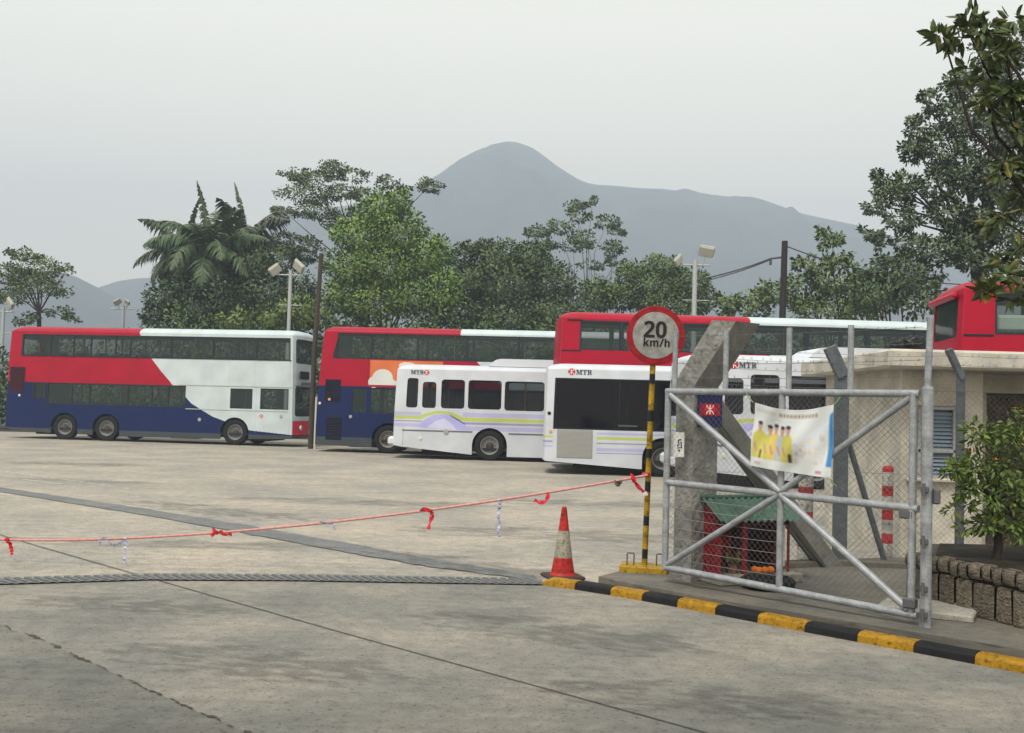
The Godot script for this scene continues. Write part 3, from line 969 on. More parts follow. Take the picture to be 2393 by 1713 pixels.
func buses() -> void:
	var red := Color(0.33, 0.002, 0.022)
	var white := Color(0.49, 0.57, 0.60)
	var blue := Color(0.004, 0.013, 0.075)
	var dark := Color(0.02, 0.024, 0.03)
	var grey := Color(0.05, 0.06, 0.07)
	var film := field(512, 0.012, 5, 91)
	var gl := glass("bus_glass", Color(0.03, 0.05, 0.05), 0.45)
	var dg := glass("bus_glass_dark", Color(0.003, 0.003, 0.006), 0.95)
	var black_trim := mat("black_trim", Color(0.01, 0.011, 0.014), 0.5)
	var TH := 4.2
	# --- red, white and blue double-decker on the left
	var p := Print.new(11.78, TH, 80.0, white)
	p.poly([[0, 2.2], [0, 4.2], [5.45, 4.2], [5.62, 3.95], [5.98, 3.26], [6.45, 2.72], [6.96, 2.2]], red)
	p.poly([[0, 0], [0, 2.21], [7.42, 2.21], [7.46, 1.8], [7.7, 1.55], [8.2, 1.27], [8.6, 1.06], [9.02, 0.92], [9.5, 0.75], [10.1, 0.58], [11.78, 0.45], [11.78, 0]], blue)
	p.rect(0, 0, 11.78, 0.42, grey)
	p.rect(0.5, 3.24, 11.68, 4.10, dark)
	for x in [7.1, 8.48, 9.2, 10.24]: p.rect(x, 2.27, x + 0.0125, 3.22, Color(0.40, 0.47, 0.49))
	for x in [1.76, 3.45, 5.1]: p.rect(x, 2.22, x + 0.0125, 3.22, Color(0.25, 0.002, 0.018))
	for x in [1.7, 3.4, 5.3, 6.6]: p.rect(x, 0.42, x + 0.0125, 1.3, Color(0.003, 0.009, 0.05))
	p.rect(10.32, 0.5, 10.333, 2.2, Color(0.38, 0.44, 0.46)); p.rect(11.66, 0.5, 11.675, 4.1, Color(0.38, 0.44, 0.46))
	p.rect(1.12, 1.58, 1.68, 2.21, dark)
	p.rect(1.70, 1.36, 7.48, 2.21, dark)
	p.grime(film, 512, 0.10)
	var b1 := make_bus("double_decker_bus", "complete double-decker at left, red rear, white front half, blue lower deck", "red white and blue double-deckers", {
		"L": 11.78, "W": 2.5, "H": 4.2, "TH": TH, "roof": 0.24, "rear_in": 0.06, "front_in": 0.10, "bow": 0.22, "wr": 0.49, "decks": 2, "floor_y": 0.42,
		"wheels": [2.5, 4.25, 9.5], "skirt": [[0.0, 0.36], [1.9, 0.25], [5.0, 0.2], [9.0, 0.22], [11.78, 0.3]], "end_low": 0.32,
		"wins": [[0.58, 1.75, 3.29, 4.06, 0.0], [1.80, 2.72, 3.29, 4.06, 0.0], [2.76, 3.44, 3.29, 4.06, 0.0], [3.49, 4.48, 3.29, 4.06, 0.0], [4.52, 5.09, 3.29, 4.06, 0.0], [5.14, 6.77, 3.29, 4.06, 0.0], [6.83, 8.47, 3.29, 4.06, 0.0], [8.53, 10.22, 3.29, 4.06, 0.0], [10.28, 11.62, 3.29, 4.06, 0.0],
			[1.17, 1.63, 1.61, 2.18, 0.0], [1.76, 2.74, 1.40, 2.18, 0.0], [2.80, 3.48, 1.40, 2.18, 0.0], [3.55, 5.08, 1.40, 2.18, 0.0], [5.14, 6.08, 1.40, 2.18, 0.0], [6.12, 6.74, 1.40, 2.18, 0.0], [6.80, 7.44, 1.40, 2.18, 0.0], [9.28, 10.17, 1.39, 2.15, 0.0], [10.48, 11.62, 1.39, 2.18, 0.0]],
		"front_wins": [[-1.13, 1.13, 3.15, 4.08, 0.1], [-1.15, 1.15, 1.15, 2.28, 0.1]], "rear_wins": [[-0.8, 0.8, 3.3, 3.95, 0.08]],
		"bumper": [0.45, 0.98], "glass": gl, "dark_glass": dg, "paint": printed(p.done(), 0.45)}, Vector2(-10.45, -40.6), 9.5, 9.0)
	louvre(b1, 0.11, 0.75, 1.81, 2.79, 1.237, mat("louvre_red", Color(0.10, 0.006, 0.02), 0.6))
	strip_trim("rubbing_strip", b1, 7.5, 11.6, 1.33, 0.03, 1.25, mat("strip_grey", Color(0.35, 0.38, 0.38), 0.5))
	strip_trim("rubbing_strip", b1, 7.2, 11.7, 2.24, 0.035, 1.243, mats["strip_grey"])
	strip_trim("window_sill", b1, 0.55, 11.66, 3.25, 0.03, 1.222, black_trim)
	dot("fuel_cap", b1, Vector3(8.08, 0.93, 1.25), 0.07, mat("cap", Color(0.3, 0.3, 0.3), 0.5))
	dot("side_marker", b1, Vector3(0.55, 1.68, 1.246), 0.05, mat("cap_light", Color(0.55, 0.55, 0.5), 0.4))
	emblem(b1, Vector3(10.55, 1.13, 1.25), 0.075)
	dot("filler_flap", b1, Vector3(11.33, 1.14, 1.25), 0.06, mats["cap"])
	var box := MB.new()
	box.bbox(Vector3(11.98, 2.72, 0.62), Vector3(0.06, 0.3, 0.9), 0.02)
	part("destination_sign", box, black_trim, b1)
	var mf := MB.new()
	mf.box(Vector3(12.0, 2.40, 0), Vector3(0.10, 0.10, 2.3))
	part("visor", mf, mat("visor", Color(0.12, 0.13, 0.13), 0.5), b1)
	for z in [-1.3, 1.3]:
		var mir := MB.new()
		mir.tube([Vector3(11.85, 2.3, z * 0.9), Vector3(12.05, 2.3, z), Vector3(12.1, 2.05, z)], 0.02, 0.02, 6)
		mir.bbox(Vector3(12.1, 1.86, z), Vector3(0.08, 0.4, 0.2), 0.03)
		part("mirror", mir, black_trim, b1)
	for z in [-0.5, 0.7]:
		var wp := MB.new()
		wp.tube([Vector3(11.99, 1.2, z), Vector3(12.0, 1.9, z + 0.35)], 0.012, 0.012, 6)
		part("wiper", wp, black_trim, b1)
	var plate := MB.new()
	plate.bbox(Vector3(12.06, 0.56, 0), Vector3(0.02, 0.12, 0.52), 0.005)
	part("number_plate", plate, mats["cap_light"], b1)
	# --- second double-decker, in the middle, with the orange advertisement
	p = Print.new(11.9, TH, 80.0, white)
	p.poly([[0, 2.3], [0, 4.2], [4.98, 4.2], [5.2, 3.9], [5.6, 3.2], [6.6, 2.3]], red)
	p.rect(0, 0, 11.9, 2.3, blue)
	p.poly([[1.85, 2.36], [1.85, 3.22], [4.4, 3.22], [4.4, 2.36]], Color(0.60, 0.16, 0.06))
	p.disc(2.30, 2.62, 0.36, 0.30, Color(0.6, 0.62, 0.6))
	p.disc(2.0, 2.46, 0.2, 0.2, Color(0.6, 0.62, 0.6))
	p.poly([[1.85, 2.36], [1.85, 2.60], [2.6, 2.62], [3.0, 2.36]], Color(0.6, 0.62, 0.6))
	p.disc(3.15, 3.06, 0.30, 0.12, Color(0.66, 0.6, 0.5))
	p.rect(1.85, 2.28, 4.4, 2.36, red)
	p.rect(0, 0, 11.9, 0.52, grey)
	p.rect(0.45, 3.24, 11.7, 4.19, dark)
	p.poly([[0, 2.3], [0, 4.2], [0.62, 4.2], [0.40, 3.2]], red)
	p.rect(0.0, 4.14, 4.98, 4.2, red); p.rect(4.98, 4.14, 11.9, 4.2, white)
	p.grime(film, 512, 0.10)
	var w2 := []
	for q in [[0.56, 1.85], [1.90, 3.46], [3.53, 5.17], [5.25, 6.96], [7.03, 8.66], [8.73, 10.3], [10.37, 11.7]]: w2.append([q[0], q[1], 3.29, 4.14, 0.0])
	for q in [[1.26, 1.75], [1.92, 3.2], [3.26, 4.8], [4.86, 6.4], [6.46, 8.0], [9.2, 10.2], [10.5, 11.7]]: w2.append([q[0], q[1], 1.38, 2.24, 0.0])
	var b2 := make_bus("double_decker_bus", "double-decker behind the white single-deckers, orange and white panel on its red side", "red white and blue double-deckers", {
		"L": 11.9, "W": 2.5, "H": 4.2, "TH": TH, "roof": 0.22, "rear_in": 0.20, "front_in": 0.15, "bow": 0.2, "wr": 0.49, "decks": 2, "floor_y": 0.42,
		"wheels": [2.55, 4.3, 9.5], "skirt": [[0.0, 0.24], [2.0, 0.2], [11.9, 0.25]], "end_low": 0.28,
		"wins": w2, "front_wins": [[-1.1, 1.1, 3.15, 4.08, 0.1], [-1.1, 1.1, 1.15, 2.28, 0.1]], "rear_wins": [[-0.8, 0.8, 3.3, 3.95, 0.08]],
		"bumper": [0.45, 0.98], "glass": gl, "dark_glass": dg, "paint": printed(p.done(), 0.45), "hub": Color(0.40, 0.38, 0.35)}, Vector2(-4.23, -37.07), 2.55, 4.0)
	louvre(b2, 0.30, 0.84, 1.73, 2.52, 1.24, mat("louvre_navy", Color(0.01, 0.012, 0.04), 0.6))
	louvre(b2, 0.37, 0.92, 0.42, 1.22, 1.248, mats["louvre_navy"])
	dot("side_marker", b2, Vector3(0.46, 1.82, 1.262), 0.05, mat("amber", Color(0.6, 0.3, 0.08), 0.3))
	dot("side_marker", b2, Vector3(0.12, 1.68, 1.246), 0.05, mats["cap_light"])
	dot("fuel_cap", b2, Vector3(1.22, 1.24, 1.25), 0.06, mats["cap"])
	# --- third double-decker, behind the sign and the gate
	for k in 2:
		p = Print.new(11.5, TH + 0.1, 80.0, white)
		p.poly([[0, 2.3], [0, 4.3], [5.50, 4.3], [5.75, 3.9], [6.2, 3.2], [7.0, 2.3]], red)
		p.rect(0, 0, 11.5, 2.3, blue)
		if k == 0:
			p.rect(0.55, 3.38, 11.35, 4.24, dark)
		else:
			p.rect(0.62, 3.34, 11.35, 4.18, dark)
			p.poly([[0, 2.3], [0, 4.3], [11.5, 4.3], [11.5, 4.19], [0.62, 4.19], [0.62, 3.33], [11.5, 3.33], [11.5, 2.3]], red)
		p.rect(0, 0, 11.5, 0.45, grey)
		p.grime(film, 512, 0.08)
		var y0 := 3.42 if k == 0 else 3.38
		var y1 := 4.2 if k == 0 else 4.14
		var w3 := []
		var cols := [[0.60, 1.72], [1.86, 3.5], [3.62, 5.3], [5.42, 7.06], [7.2, 8.84], [8.98, 10.3], [10.4, 11.3]]
		if k == 1: cols = [[0.66, 1.85], [1.95, 3.5], [3.62, 5.3], [5.42, 7.06], [7.2, 8.84], [8.98, 10.3], [10.4, 11.3]]
		for q in cols: w3.append([q[0], q[1], y0, y1, 0.0])
		for q in [[1.3, 1.9], [2.1, 3.5], [3.6, 5.1], [5.2, 6.7], [9.2, 10.1], [10.3, 11.3]]: w3.append([q[0], q[1], 1.4, 2.2, 0.0])
		var b3 := make_bus("double_decker_bus", "double-decker with red rear corner right behind the round speed sign" if k == 0 else "nearest double-decker, red, rising above the gatehouse roof at the right edge", "red white and blue double-deckers", {
			"L": 11.5, "W": 2.4, "H": 4.3 if k == 0 else 4.22, "TH": 4.3, "roof": 0.24, "rear_in": 0.10, "front_in": 0.1, "bow": 0.2, "wr": 0.49, "decks": 2, "floor_y": 0.42,
			"wheels": [2.5, 4.2, 9.3], "skirt": [[0.0, 0.3], [11.5, 0.3]], "end_low": 0.3,
			"wins": w3, "front_wins": [[-1.05, 1.05, 3.2, 4.1, 0.1], [-1.05, 1.05, 1.15, 2.28, 0.1]], "rear_wins": [] if k == 0 else [[-0.95, 0.95, 3.3, 4.1, 0.1]],
			"bumper": [0.45, 0.98], "glass": gl, "dark_glass": dg, "paint": printed(p.done(), 0.45)}, Vector2(1.32, -30.4) if k == 0 else Vector2(8.62, -20.6), 0.0, -2.0 if k == 0 else 8.0)
		var zt := 1.138 if k == 0 else 1.142
		strip_trim("window_trim", b3, 0.24 if k == 0 else 0.26, 0.64, y1 + 0.05, 0.045, zt, black_trim)
		strip_trim("window_trim", b3, 0.08, 0.64, y0 - 0.05, 0.045, zt + 0.02, black_trim)
		if k == 1:
			var hd := MB.new()
			hd.bbox(Vector3(-0.03, 4.12, 0), Vector3(0.12, 0.14, 2.0), 0.05)
			part("rear_spoiler", hd, mat("paint_red", Color(0.34, 0.004, 0.026), 0.45), b3)
			var st := MB.new()
			st.bbox(Vector3(1.08, 3.58, 0.86), Vector3(0.72, 0.34, 0.3), 0.06)
			part("seat_cover", st, mat("seat_pale", Color(0.45, 0.58, 0.53), 0.8), b3)
	# --- white single-deckers with lavender and lime bands
	var sw := Color(0.53, 0.57, 0.63)
	var lav := Color(0.42, 0.42, 0.64)
	var lime := Color(0.44, 0.51, 0.14)
	var pur := Color(0.30, 0.28, 0.46)
	var swg := glass("single_glass", Color(0.008, 0.009, 0.014), 0.55)
	for k in 2:      # 0 = left one, 1 = the one behind the gate
		var up := 0.0 if k == 0 else 0.06
		p = Print.new(10.2, 2.9 + up, 80.0, sw)
		var yl := func(a: float) -> float: return a + up
		p.rect(0, yl.call(1.36), 0.86, yl.call(1.48), lav)
		p.rect(2.2, yl.call(1.345), 10.2, yl.call(1.49), lav)
		p.rect(0, yl.call(1.16), 0.9, yl.call(1.205), pur)
		p.rect(2.2, yl.call(1.115), 10.2, yl.call(1.20), pur)
		p.rect(0, yl.call(1.0), 0.9, yl.call(1.115), lav)
		p.rect(2.2, yl.call(0.93), 10.2, yl.call(1.075), lav)
		p.poly([[0.75, yl.call(1.0)], [0.95, yl.call(1.22)], [1.25, yl.call(1.40)], [1.55, yl.call(1.44)], [1.8, yl.call(1.42)], [2.05, yl.call(1.28)], [2.25, yl.call(1.17)], [2.4, yl.call(0.93)]], Color(0.40, 0.40, 0.72))
		p.poly([[1.05, yl.call(1.0)], [1.35, yl.call(1.22)], [1.62, yl.call(1.3)], [1.9, yl.call(1.1)], [2.0, yl.call(0.95)]], Color(0.55, 0.56, 0.78))
		p.poly([[1.78, yl.call(1.43)], [2.0, yl.call(1.33)], [2.28, yl.call(1.15)], [2.28, yl.call(1.12)], [2.0, yl.call(1.27)], [1.8, yl.call(1.39)]], Color(0.10, 0.09, 0.22))
		p.poly([[0, yl.call(1.26)], [0, yl.call(1.36)], [0.8, yl.call(1.36)], [1.0, yl.call(1.44)], [1.3, yl.call(1.525)], [1.55, yl.call(1.54)], [1.8, yl.call(1.515)], [2.05, yl.call(1.42)], [2.22, yl.call(1.345)], [10.2, yl.call(1.34)], [10.2, yl.call(1.225)], [2.25, yl.call(1.225)], [2.05, yl.call(1.29)], [1.8, yl.call(1.42)], [1.55, yl.call(1.45)], [1.3, yl.call(1.43)], [1.0, yl.call(1.33)], [0.85, yl.call(1.26)]], lime)
		p.grime(film, 512, 0.09)
		var wa := []
		var cols := [[1.49, 2.24, 1.62, 2.54], [2.35, 3.41, 1.62, 2.54], [3.51, 4.77, 1.60, 2.53], [4.9, 6.1, 1.60, 2.53], [6.2, 7.4, 1.60, 2.53], [7.5, 8.7, 1.60, 2.53], [8.85, 9.9, 1.4, 2.53]]
		if k == 1: cols = [[1.49, 2.17, 1.66, 2.58], [2.38, 4.9, 1.64, 2.57], [5.0, 7.4, 1.64, 2.57], [7.5, 8.7, 1.64, 2.57], [8.85, 9.9, 1.4, 2.57]]
		wa.append([0.36, 0.73, 1.62 + up, 2.56 + up, 0.08]); wa.append([0.88, 1.33, 1.62 + up, 2.45 + up, 0.09])
		for q in cols: wa.append([q[0], q[1], q[2] + up * 0.5, q[3] + up * 0.5, 0.10])
		var a := make_bus("single_decker_bus", "white single-decker with lavender and lime bands, rear third showing left of its twin" if k == 0 else "white single-decker with lavender and lime bands, parked behind the gate", "white single-deckers", {
			"L": 10.2, "W": 2.35, "H": 2.84 + up, "TH": 2.9 + up, "roof": 0.19, "rear_in": 0.07, "front_in": 0.2, "bow": 0.2, "wr": 0.48, "decks": 1, "floor_y": 0.36,
			"wheels": [3.07, 8.1], "skirt": [[0.0, 0.42], [0.2, 0.38], [2.47, 0.18], [3.7, 0.14], [10.2, 0.16]], "end_low": 0.42,
			"wins": wa, "front_wins": [[-1.05, 1.05, 1.0, 2.6, 0.1]], "rear_wins": [[-0.9, 0.9, 1.6, 2.5, 0.1]],
			"glass": swg, "dark_glass": dg, "paint": printed(p.done(), 0.45), "hub": Color(0.42, 0.43, 0.44)}, Vector2(-0.65, -33.9) if k == 0 else Vector2(5.04, -24.6), 3.07 if k == 0 else 1.02, 3.0 if k == 0 else -2.0)
		var pod := MB.new()
		pod.prism(PackedVector2Array([Vector2(2.95, 3.0 + up), Vector2(3.05, 3.12 + up), Vector2(3.2, 3.22 + up), Vector2(3.35, 3.25 + up), Vector2(6.5, 3.25 + up), Vector2(6.8, 3.0 + up)]), -0.85, 0.85)
		part("air_conditioner", pod, mat("bus_white", Color(0.53, 0.57, 0.63), 0.4), a)
		var bm := MB.new()
		bm.bbox(Vector3(-0.04, 0.55, 0), Vector3(0.28, 0.27, 2.36), 0.06)
		part("rear_bumper", bm, mats["bus_white"], a)
		strip_trim("rubbing_strip", a, 0.28, 2.52, 0.90 + up, 0.04, 1.175, mat("strip_dark", Color(0.12, 0.12, 0.14), 0.5))
		strip_trim("rubbing_strip", a, 3.66, 7.5, 0.87 + up, 0.04, 1.175, mats["strip_dark"])
		dot("fuel_cap", a, Vector3(1.68, 0.88 + up, 1.18), 0.09, mats["cap"])
		dot("filler_flap", a, Vector3(0.88, 0.66 + up, 1.176), 0.06, mats["cap_light"])
		var seam := MB.new()
		seam.box(Vector3(0.31, 0.7 + up, 1.1755), Vector3(0.012, 0.55, 0.004))
		part("panel_seam", seam, mats["strip_dark"], a)
		if k == 0:
			words("lettering", "MTR", 0.13, mat("ink", Color(0.04, 0.045, 0.06), 0.5), a, Vector3(0.70, 2.75, 1.128), "Droid Serif", 700)
			emblem(a, Vector3(1.0, 2.75, 1.118), 0.085)
		else:
			emblem(a, Vector3(1.09, 2.84, 1.118), 0.11)
			words("lettering", "MTR", 0.13, mats["ink"], a, Vector3(1.42, 2.82, 1.125), "Droid Serif", 700)
	# --- white single-decker in front with the big dark glazing
	p = Print.new(9.4, 2.8, 80.0, sw)
	p.rect(0.21, 1.17, 9.2, 2.51, Color(0.012, 0.013, 0.018))
	for q in [[1.03, 1.10, lav], [0.91, 0.99, lime], [0.79, 0.84, pur], [0.62, 0.71, lav], [0.55, 0.585, pur]]:
		p.rect(1.36, q[0], 9.4, q[1], q[2])
	for q in [[0.93, 0.99, lime], [0.82, 0.87, pur], [0.69, 0.74, lav]]:
		p.rect(0.0, q[0], 0.2, q[1], q[2])
	p.grime(film, 512, 0.09)
	var wb := []
	for q in [[0.24, 1.9], [1.94, 3.5], [3.54, 5.1], [5.14, 6.7], [6.74, 8.2], [8.24, 9.15]]: wb.append([q[0], q[1], 1.21, 2.48, 0.0, "dark"])
	var bb := make_bus("single_decker_bus", "nearest white single-decker with one long black window band, left of the gate", "white single-deckers", {
		"L": 9.4, "W": 2.3, "H": 2.74, "TH": 2.8, "roof": 0.18, "rear_in": 0.05, "front_in": 0.15, "bow": 0.2, "wr": 0.47, "decks": 1, "floor_y": 0.38,
		"wheels": [3.08, 7.6], "skirt": [[0.0, 0.34], [2.5, 0.19], [9.4, 0.18]], "end_low": 0.36,
		"wins": wb, "front_wins": [[-1.0, 1.0, 0.9, 2.5, 0.1]], "rear_wins": [[-0.85, 0.85, 1.5, 2.4, 0.1]],
		"glass": swg, "dark_glass": dg, "paint": printed(p.done(), 0.45), "hub": Color(0.3, 0.3, 0.3)}, Vector2(3.98, -27.8), 3.08, 3.0)
	emblem(bb, Vector3(0.66, 2.68, 1.09), 0.09)
	words("lettering", "MTR", 0.13, mats["ink"], bb, Vector3(0.98, 2.67, 1.095), "Droid Serif", 700)
	var gr := MB.new()
	gr.bbox(Vector3(0.78, 0.80, 1.151), Vector3(0.93, 0.74, 0.02), 0.006)
	var go := part("engine_grille", gr, mat("grille", Color(0.26, 0.26, 0.26), 0.7), bb)
	for i in 22:
		var s := MB.new()
		s.box(Vector3(0.78, 0.47 + i * 0.031, 1.164), Vector3(0.87, 0.012, 0.008))
		part("slat", s, mat("grille_slat", Color(0.36, 0.36, 0.35), 0.6), go)
	dot("side_marker", bb, Vector3(0.15, 1.11, 1.148), 0.045, mats["amber"])
	dot("camera_housing", bb, Vector3(0.10, 1.58, 1.14), 0.05, black_trim)
	strip_trim("door_handle", bb, 1.9, 2.4, 1.30, 0.05, 1.15, mat("handle_grey", Color(0.06, 0.07, 0.07), 0.4))

# ------------------------------------------------------------------ gate and fence
func wire_mesh(mb: MB, o: Vector3, ud: Vector3, ul: float, vl: float, step: float, r: float) -> void:
	var up := Vector3.UP
	var nrm := ud.cross(up).normalized()
	for dir in [1.0, -1.0]:
		var c := -vl
		while c < ul:
			# line u = c + t (dir +) or u = c + vl - t, t = height
			var t0 := maxf(0.0, -c) if dir > 0 else maxf(0.0, c + vl - ul)
			var t1 := minf(vl, ul - c) if dir > 0 else minf(vl, c + vl)
			if t1 - t0 > 0.01:
				var a: Vector3 = o + ud * ((c + t0) if dir > 0 else (c + vl - t0)) + up * t0 + nrm * r * dir
				var b: Vector3 = o + ud * ((c + t1) if dir > 0 else (c + vl - t1)) + up * t1 + nrm * r * dir
				mb.tube([a, b], r, r, 4, false)
			c += step

func wire(mb: MB, a: Vector3, b: Vector3, sag: float, r: float, barbs := 0.0) -> void:
	var pts := []
	for i in 9:
		var t := i / 8.0
		pts.append(a.lerp(b, t) - Vector3(0, sag * 4.0 * t * (1.0 - t), 0))
	mb.tube(pts, r, r, 5, false)
	if barbs > 0.0:
		var n := int(a.distance_to(b) / barbs)
		for i in n:
			var p := a.lerp(b, (i + rng.randf_range(0.2, 0.8)) / n)
			for s in [-1.0, 1.0]:
				mb.tube([p + Vector3(0.010, -0.012 * s, 0.006), p + Vector3(-0.010, 0.012 * s, -0.006)], r * 0.8, r * 0.8, 3, false)

func gateway() -> void:
	var galv := mat("galvanised", Color(0.44, 0.47, 0.51), 0.5, 0.25, mottle("zinc", 256, 44, 0.02, 0.1, 0.22, 0.14, 0.15), 1.5)
	var wirem := mat("wire", Color(0.13, 0.135, 0.14), 0.5, 0.5)
	var hinge := mat("hinge_steel", Color(0.10, 0.10, 0.11), 0.6, 0.3)
	# the swung-open gate leaf; local x runs from the free end to the hinge post
	var A := Vector3(1.49, 0.0, -10.15)
	var B := Vector3(3.20, 0.0, -8.38)
	var d := (B - A).normalized()
	var ln := A.distance_to(B)
	var g := thing("gate", "silver tube gate leaf with cross braces and wire mesh, standing open", "gate", A, atan2(-d.z, d.x))
	var yb0 := 0.235
	var yb1 := 0.165
	var yt := 1.892
	var mid := ln * 0.5
	var r := 0.031
	var ym := (yt + yb0) * 0.5 - 0.03
	var bar := func(called: String, a: Vector3, b: Vector3, rr: float) -> void:
		var mb := MB.new()
		mb.tube([a, b], rr, rr, 14)
		part(called, mb, galv, g)
	bar.call("top_rail", Vector3(-0.02, yt, 0), Vector3(ln, yt, 0), r)
	bar.call("bottom_rail", Vector3(0, yb0, 0), Vector3(ln, yb1, 0), r)
	bar.call("middle_rail", Vector3(0, ym, 0.002), Vector3(ln, ym - 0.04, 0.002), r)
	bar.call("stile", Vector3(0, yb0 - 0.02, 0), Vector3(0, yt, 0), r)
	bar.call("stile", Vector3(mid, yb0 - 0.03, -0.004), Vector3(mid, yt, -0.004), r * 0.95)
	bar.call("stile", Vector3(ln - 0.05, yb1, 0), Vector3(ln - 0.05, yt, 0), r)
	bar.call("brace", Vector3(0.03, yt - 0.03, 0.008), Vector3(mid, ym, 0.008), r)
	bar.call("brace", Vector3(mid, ym - 0.02, 0.008), Vector3(ln - 0.07, yb1 + 0.04, 0.008), r)
	bar.call("brace", Vector3(0.03, yb0 + 0.03, 0.006), Vector3(mid, ym - 0.02, 0.006), r * 0.9)
	bar.call("brace", Vector3(mid, ym, 0.006), Vector3(ln - 0.07, yt - 0.03, 0.006), r * 0.9)
	for t in [0.012, 0.245, 0.51, 0.745]:
		bar.call("upright_extension", Vector3(ln * t + 0.02, yt, -0.03), Vector3(ln * t + 0.02, 2.455, -0.03), 0.025)
	for i in 4:
		var w := MB.new()
		var y := 2.03 + i * 0.13
		wire(w, Vector3(-0.02, y, -0.045), Vector3(ln, y, -0.045), 0.015, 0.0022, 0.11)
		part("barbed_wire", w, wirem, g)
	var mesh := MB.new()
	wire_mesh(mesh, Vector3(0, yb0, -0.02), Vector3.RIGHT, ln, yt - yb0, 0.058, 0.0012)
	part("chain_link", mesh, wirem, g).set_meta("kind", "stuff")
	for i in 7:       # tension wires of the lower panel
		var w := MB.new()
		var y := 0.33 + i * 0.095
		wire(w, Vector3(0, y, -0.028), Vector3(mid, y - 0.02, -0.028), 0.01, 0.0022)
		part("tension_wire", w, mat("wire_bright", Color(0.33, 0.33, 0.34), 0.4, 0.5), g)
	var latch := MB.new()
	latch.bbox(Vector3(ln - 0.09, ym - 0.09, 0.0), Vector3(0.12, 0.07, 0.06), 0.01)
	part("latch", latch, hinge, g)
	var hin := MB.new()
	hin.bbox(Vector3(ln - 0.05, 0.26, 0.02), Vector3(0.10, 0.08, 0.07), 0.01)
	part("hinge", hin, hinge, g)
	# hinge post
	var post := thing("gate_post", "round steel hinge post at the near end of the silver gate", "post", Vector3(3.245, 0.09, -8.335))
	var pb := MB.new()
	pb.tube([Vector3(0, -0.05, 0), Vector3(0, 1.84, 0)], 0.043, 0.043, 20)
	pb.lathe([Vector2(0.043, 1.84), Vector2(0.037, 1.86), Vector2(0.001, 1.868)], Vector3.ZERO, Basis.IDENTITY, 20)
	part("tube", pb, galv, post)
	var ext := MB.new()
	ext.tube([Vector3(0.0, 1.85, -0.01), Vector3(0.02, 2.40, -0.01)], 0.026, 0.026, 10)
	part("upright_extension", ext, galv, post)
	for y in [0.10, 0.30, 0.66, 1.06]:
		var lug := MB.new()
		lug.bbox(Vector3(-0.035, y, 0.052), Vector3(0.06, 0.05, 0.035), 0.008)
		lug.tube([Vector3(-0.05, y - 0.05, 0.07), Vector3(-0.05, y + 0.05, 0.07)], 0.014, 0.014, 8)
		part("hinge_lug", lug, hinge, post)
	var lockb := MB.new()
	lockb.bbox(Vector3(0.06, 1.01, 0.03), Vector3(0.05, 0.12, 0.08), 0.012)
	part("lock_box", lockb, hinge, post)
	# concrete gate pillar that leans over at the top, with its raking strut
	var conc := mat("pillar_concrete", Color(0.33, 0.33, 0.315), 0.9, 0.0, mottle("form", 512, 63, 0.008, 0.12, 0.22, 0.10, 0.2, 0.05), 0.7, bumps("conc_n", 256, 8, 0.05, 6.0), 0.5)
	var pil := thing("concrete_pillar", "tall grey concrete pillar bent over at its top, behind the gate's free end", "pillar", Vector3(1.60, 0.0, -10.36), deg_to_rad(-50))
	var prof := PackedVector2Array([Vector2(0.0, 0.0), Vector2(0.22, 0.0), Vector2(0.22, 1.95), Vector2(0.70, 2.55), Vector2(0.42, 2.57), Vector2(0.03, 2.06), Vector2(0.0, 1.95)])
	var cb := MB.new()
	cb.prism(prof, -0.36, 0.0)
	part("shaft", cb, conc, pil)
	var st := thing("concrete_strut", "thick raking concrete strut propping the pillar behind the gate", "strut", Vector3.ZERO)
	var sb := MB.new()
	var sa := Vector3(1.93, 1.86, -10.72)
	var se := Vector3(3.52, 0.02, -11.62)
	var sd := (se - sa).normalized()
	var sx := Vector3.UP.cross(sd).normalized()
	sb.bbox((sa + se) * 0.5, Vector3(0.2, 0.19, sa.distance_to(se)), 0.012, Basis(sx, sd.cross(sx), sd))
	part("beam", sb, mat("strut_concrete", Color(0.25, 0.25, 0.235), 0.92, 0.0, mottle("form", 512, 63, 0.008, 0.12, 0.22, 0.10, 0.2, 0.05), 0.7), st)
	# emblem sign on the pillar
	var sg := thing("emblem_sign", "navy sign with red and white round emblem on the concrete pillar", "sign", Vector3(1.895, 1.74, -10.20), deg_to_rad(-4))
	var pl := MB.new()
	pl.bbox(Vector3(0, 0, 0), Vector3(0.235, 0.36, 0.02), 0.004)
	part("plate", pl, mat("sign_navy", Color(0.012, 0.016, 0.07), 0.5), sg)
	var rp := MB.new()
	rp.box(Vector3(0, -0.01, 0.012), Vector3(0.19, 0.12, 0.004))
	part("red_field", rp, mat("field_red", Color(0.20, 0.008, 0.02), 0.5), sg)
	emblem(sg, Vector3(0, -0.01, 0.014), 0.052, 0.004)
	# small white notice wired to the gate
	var no := thing("notice_plate", "small white notice plate with black marks at the gate's free end", "notice", Vector3(1.575, 1.39, -10.20), atan2(-d.z, d.x) * 0.35)
	var nb := MB.new()
	nb.bbox(Vector3.ZERO, Vector3(0.165, 0.235, 0.004), 0.001)
	part("plate", nb, mat("notice_white", Color(0.62, 0.63, 0.63), 0.6), no)
	var pr := MB.new()
	for q in [[0.05, 0.045, 0.035, 0.012], [0.04, 0.02, 0.012, 0.05], [0.065, 0.0, 0.012, 0.06], [0.05, -0.03, 0.04, 0.010], [0.045, -0.055, 0.02, 0.018], [0.03, -0.01, 0.014, 0.02]]:
		pr.box(Vector3(q[0] - 0.01, q[1], 0.003), Vector3(q[2], q[3], 0.002), Basis(Vector3.BACK, 0.15))
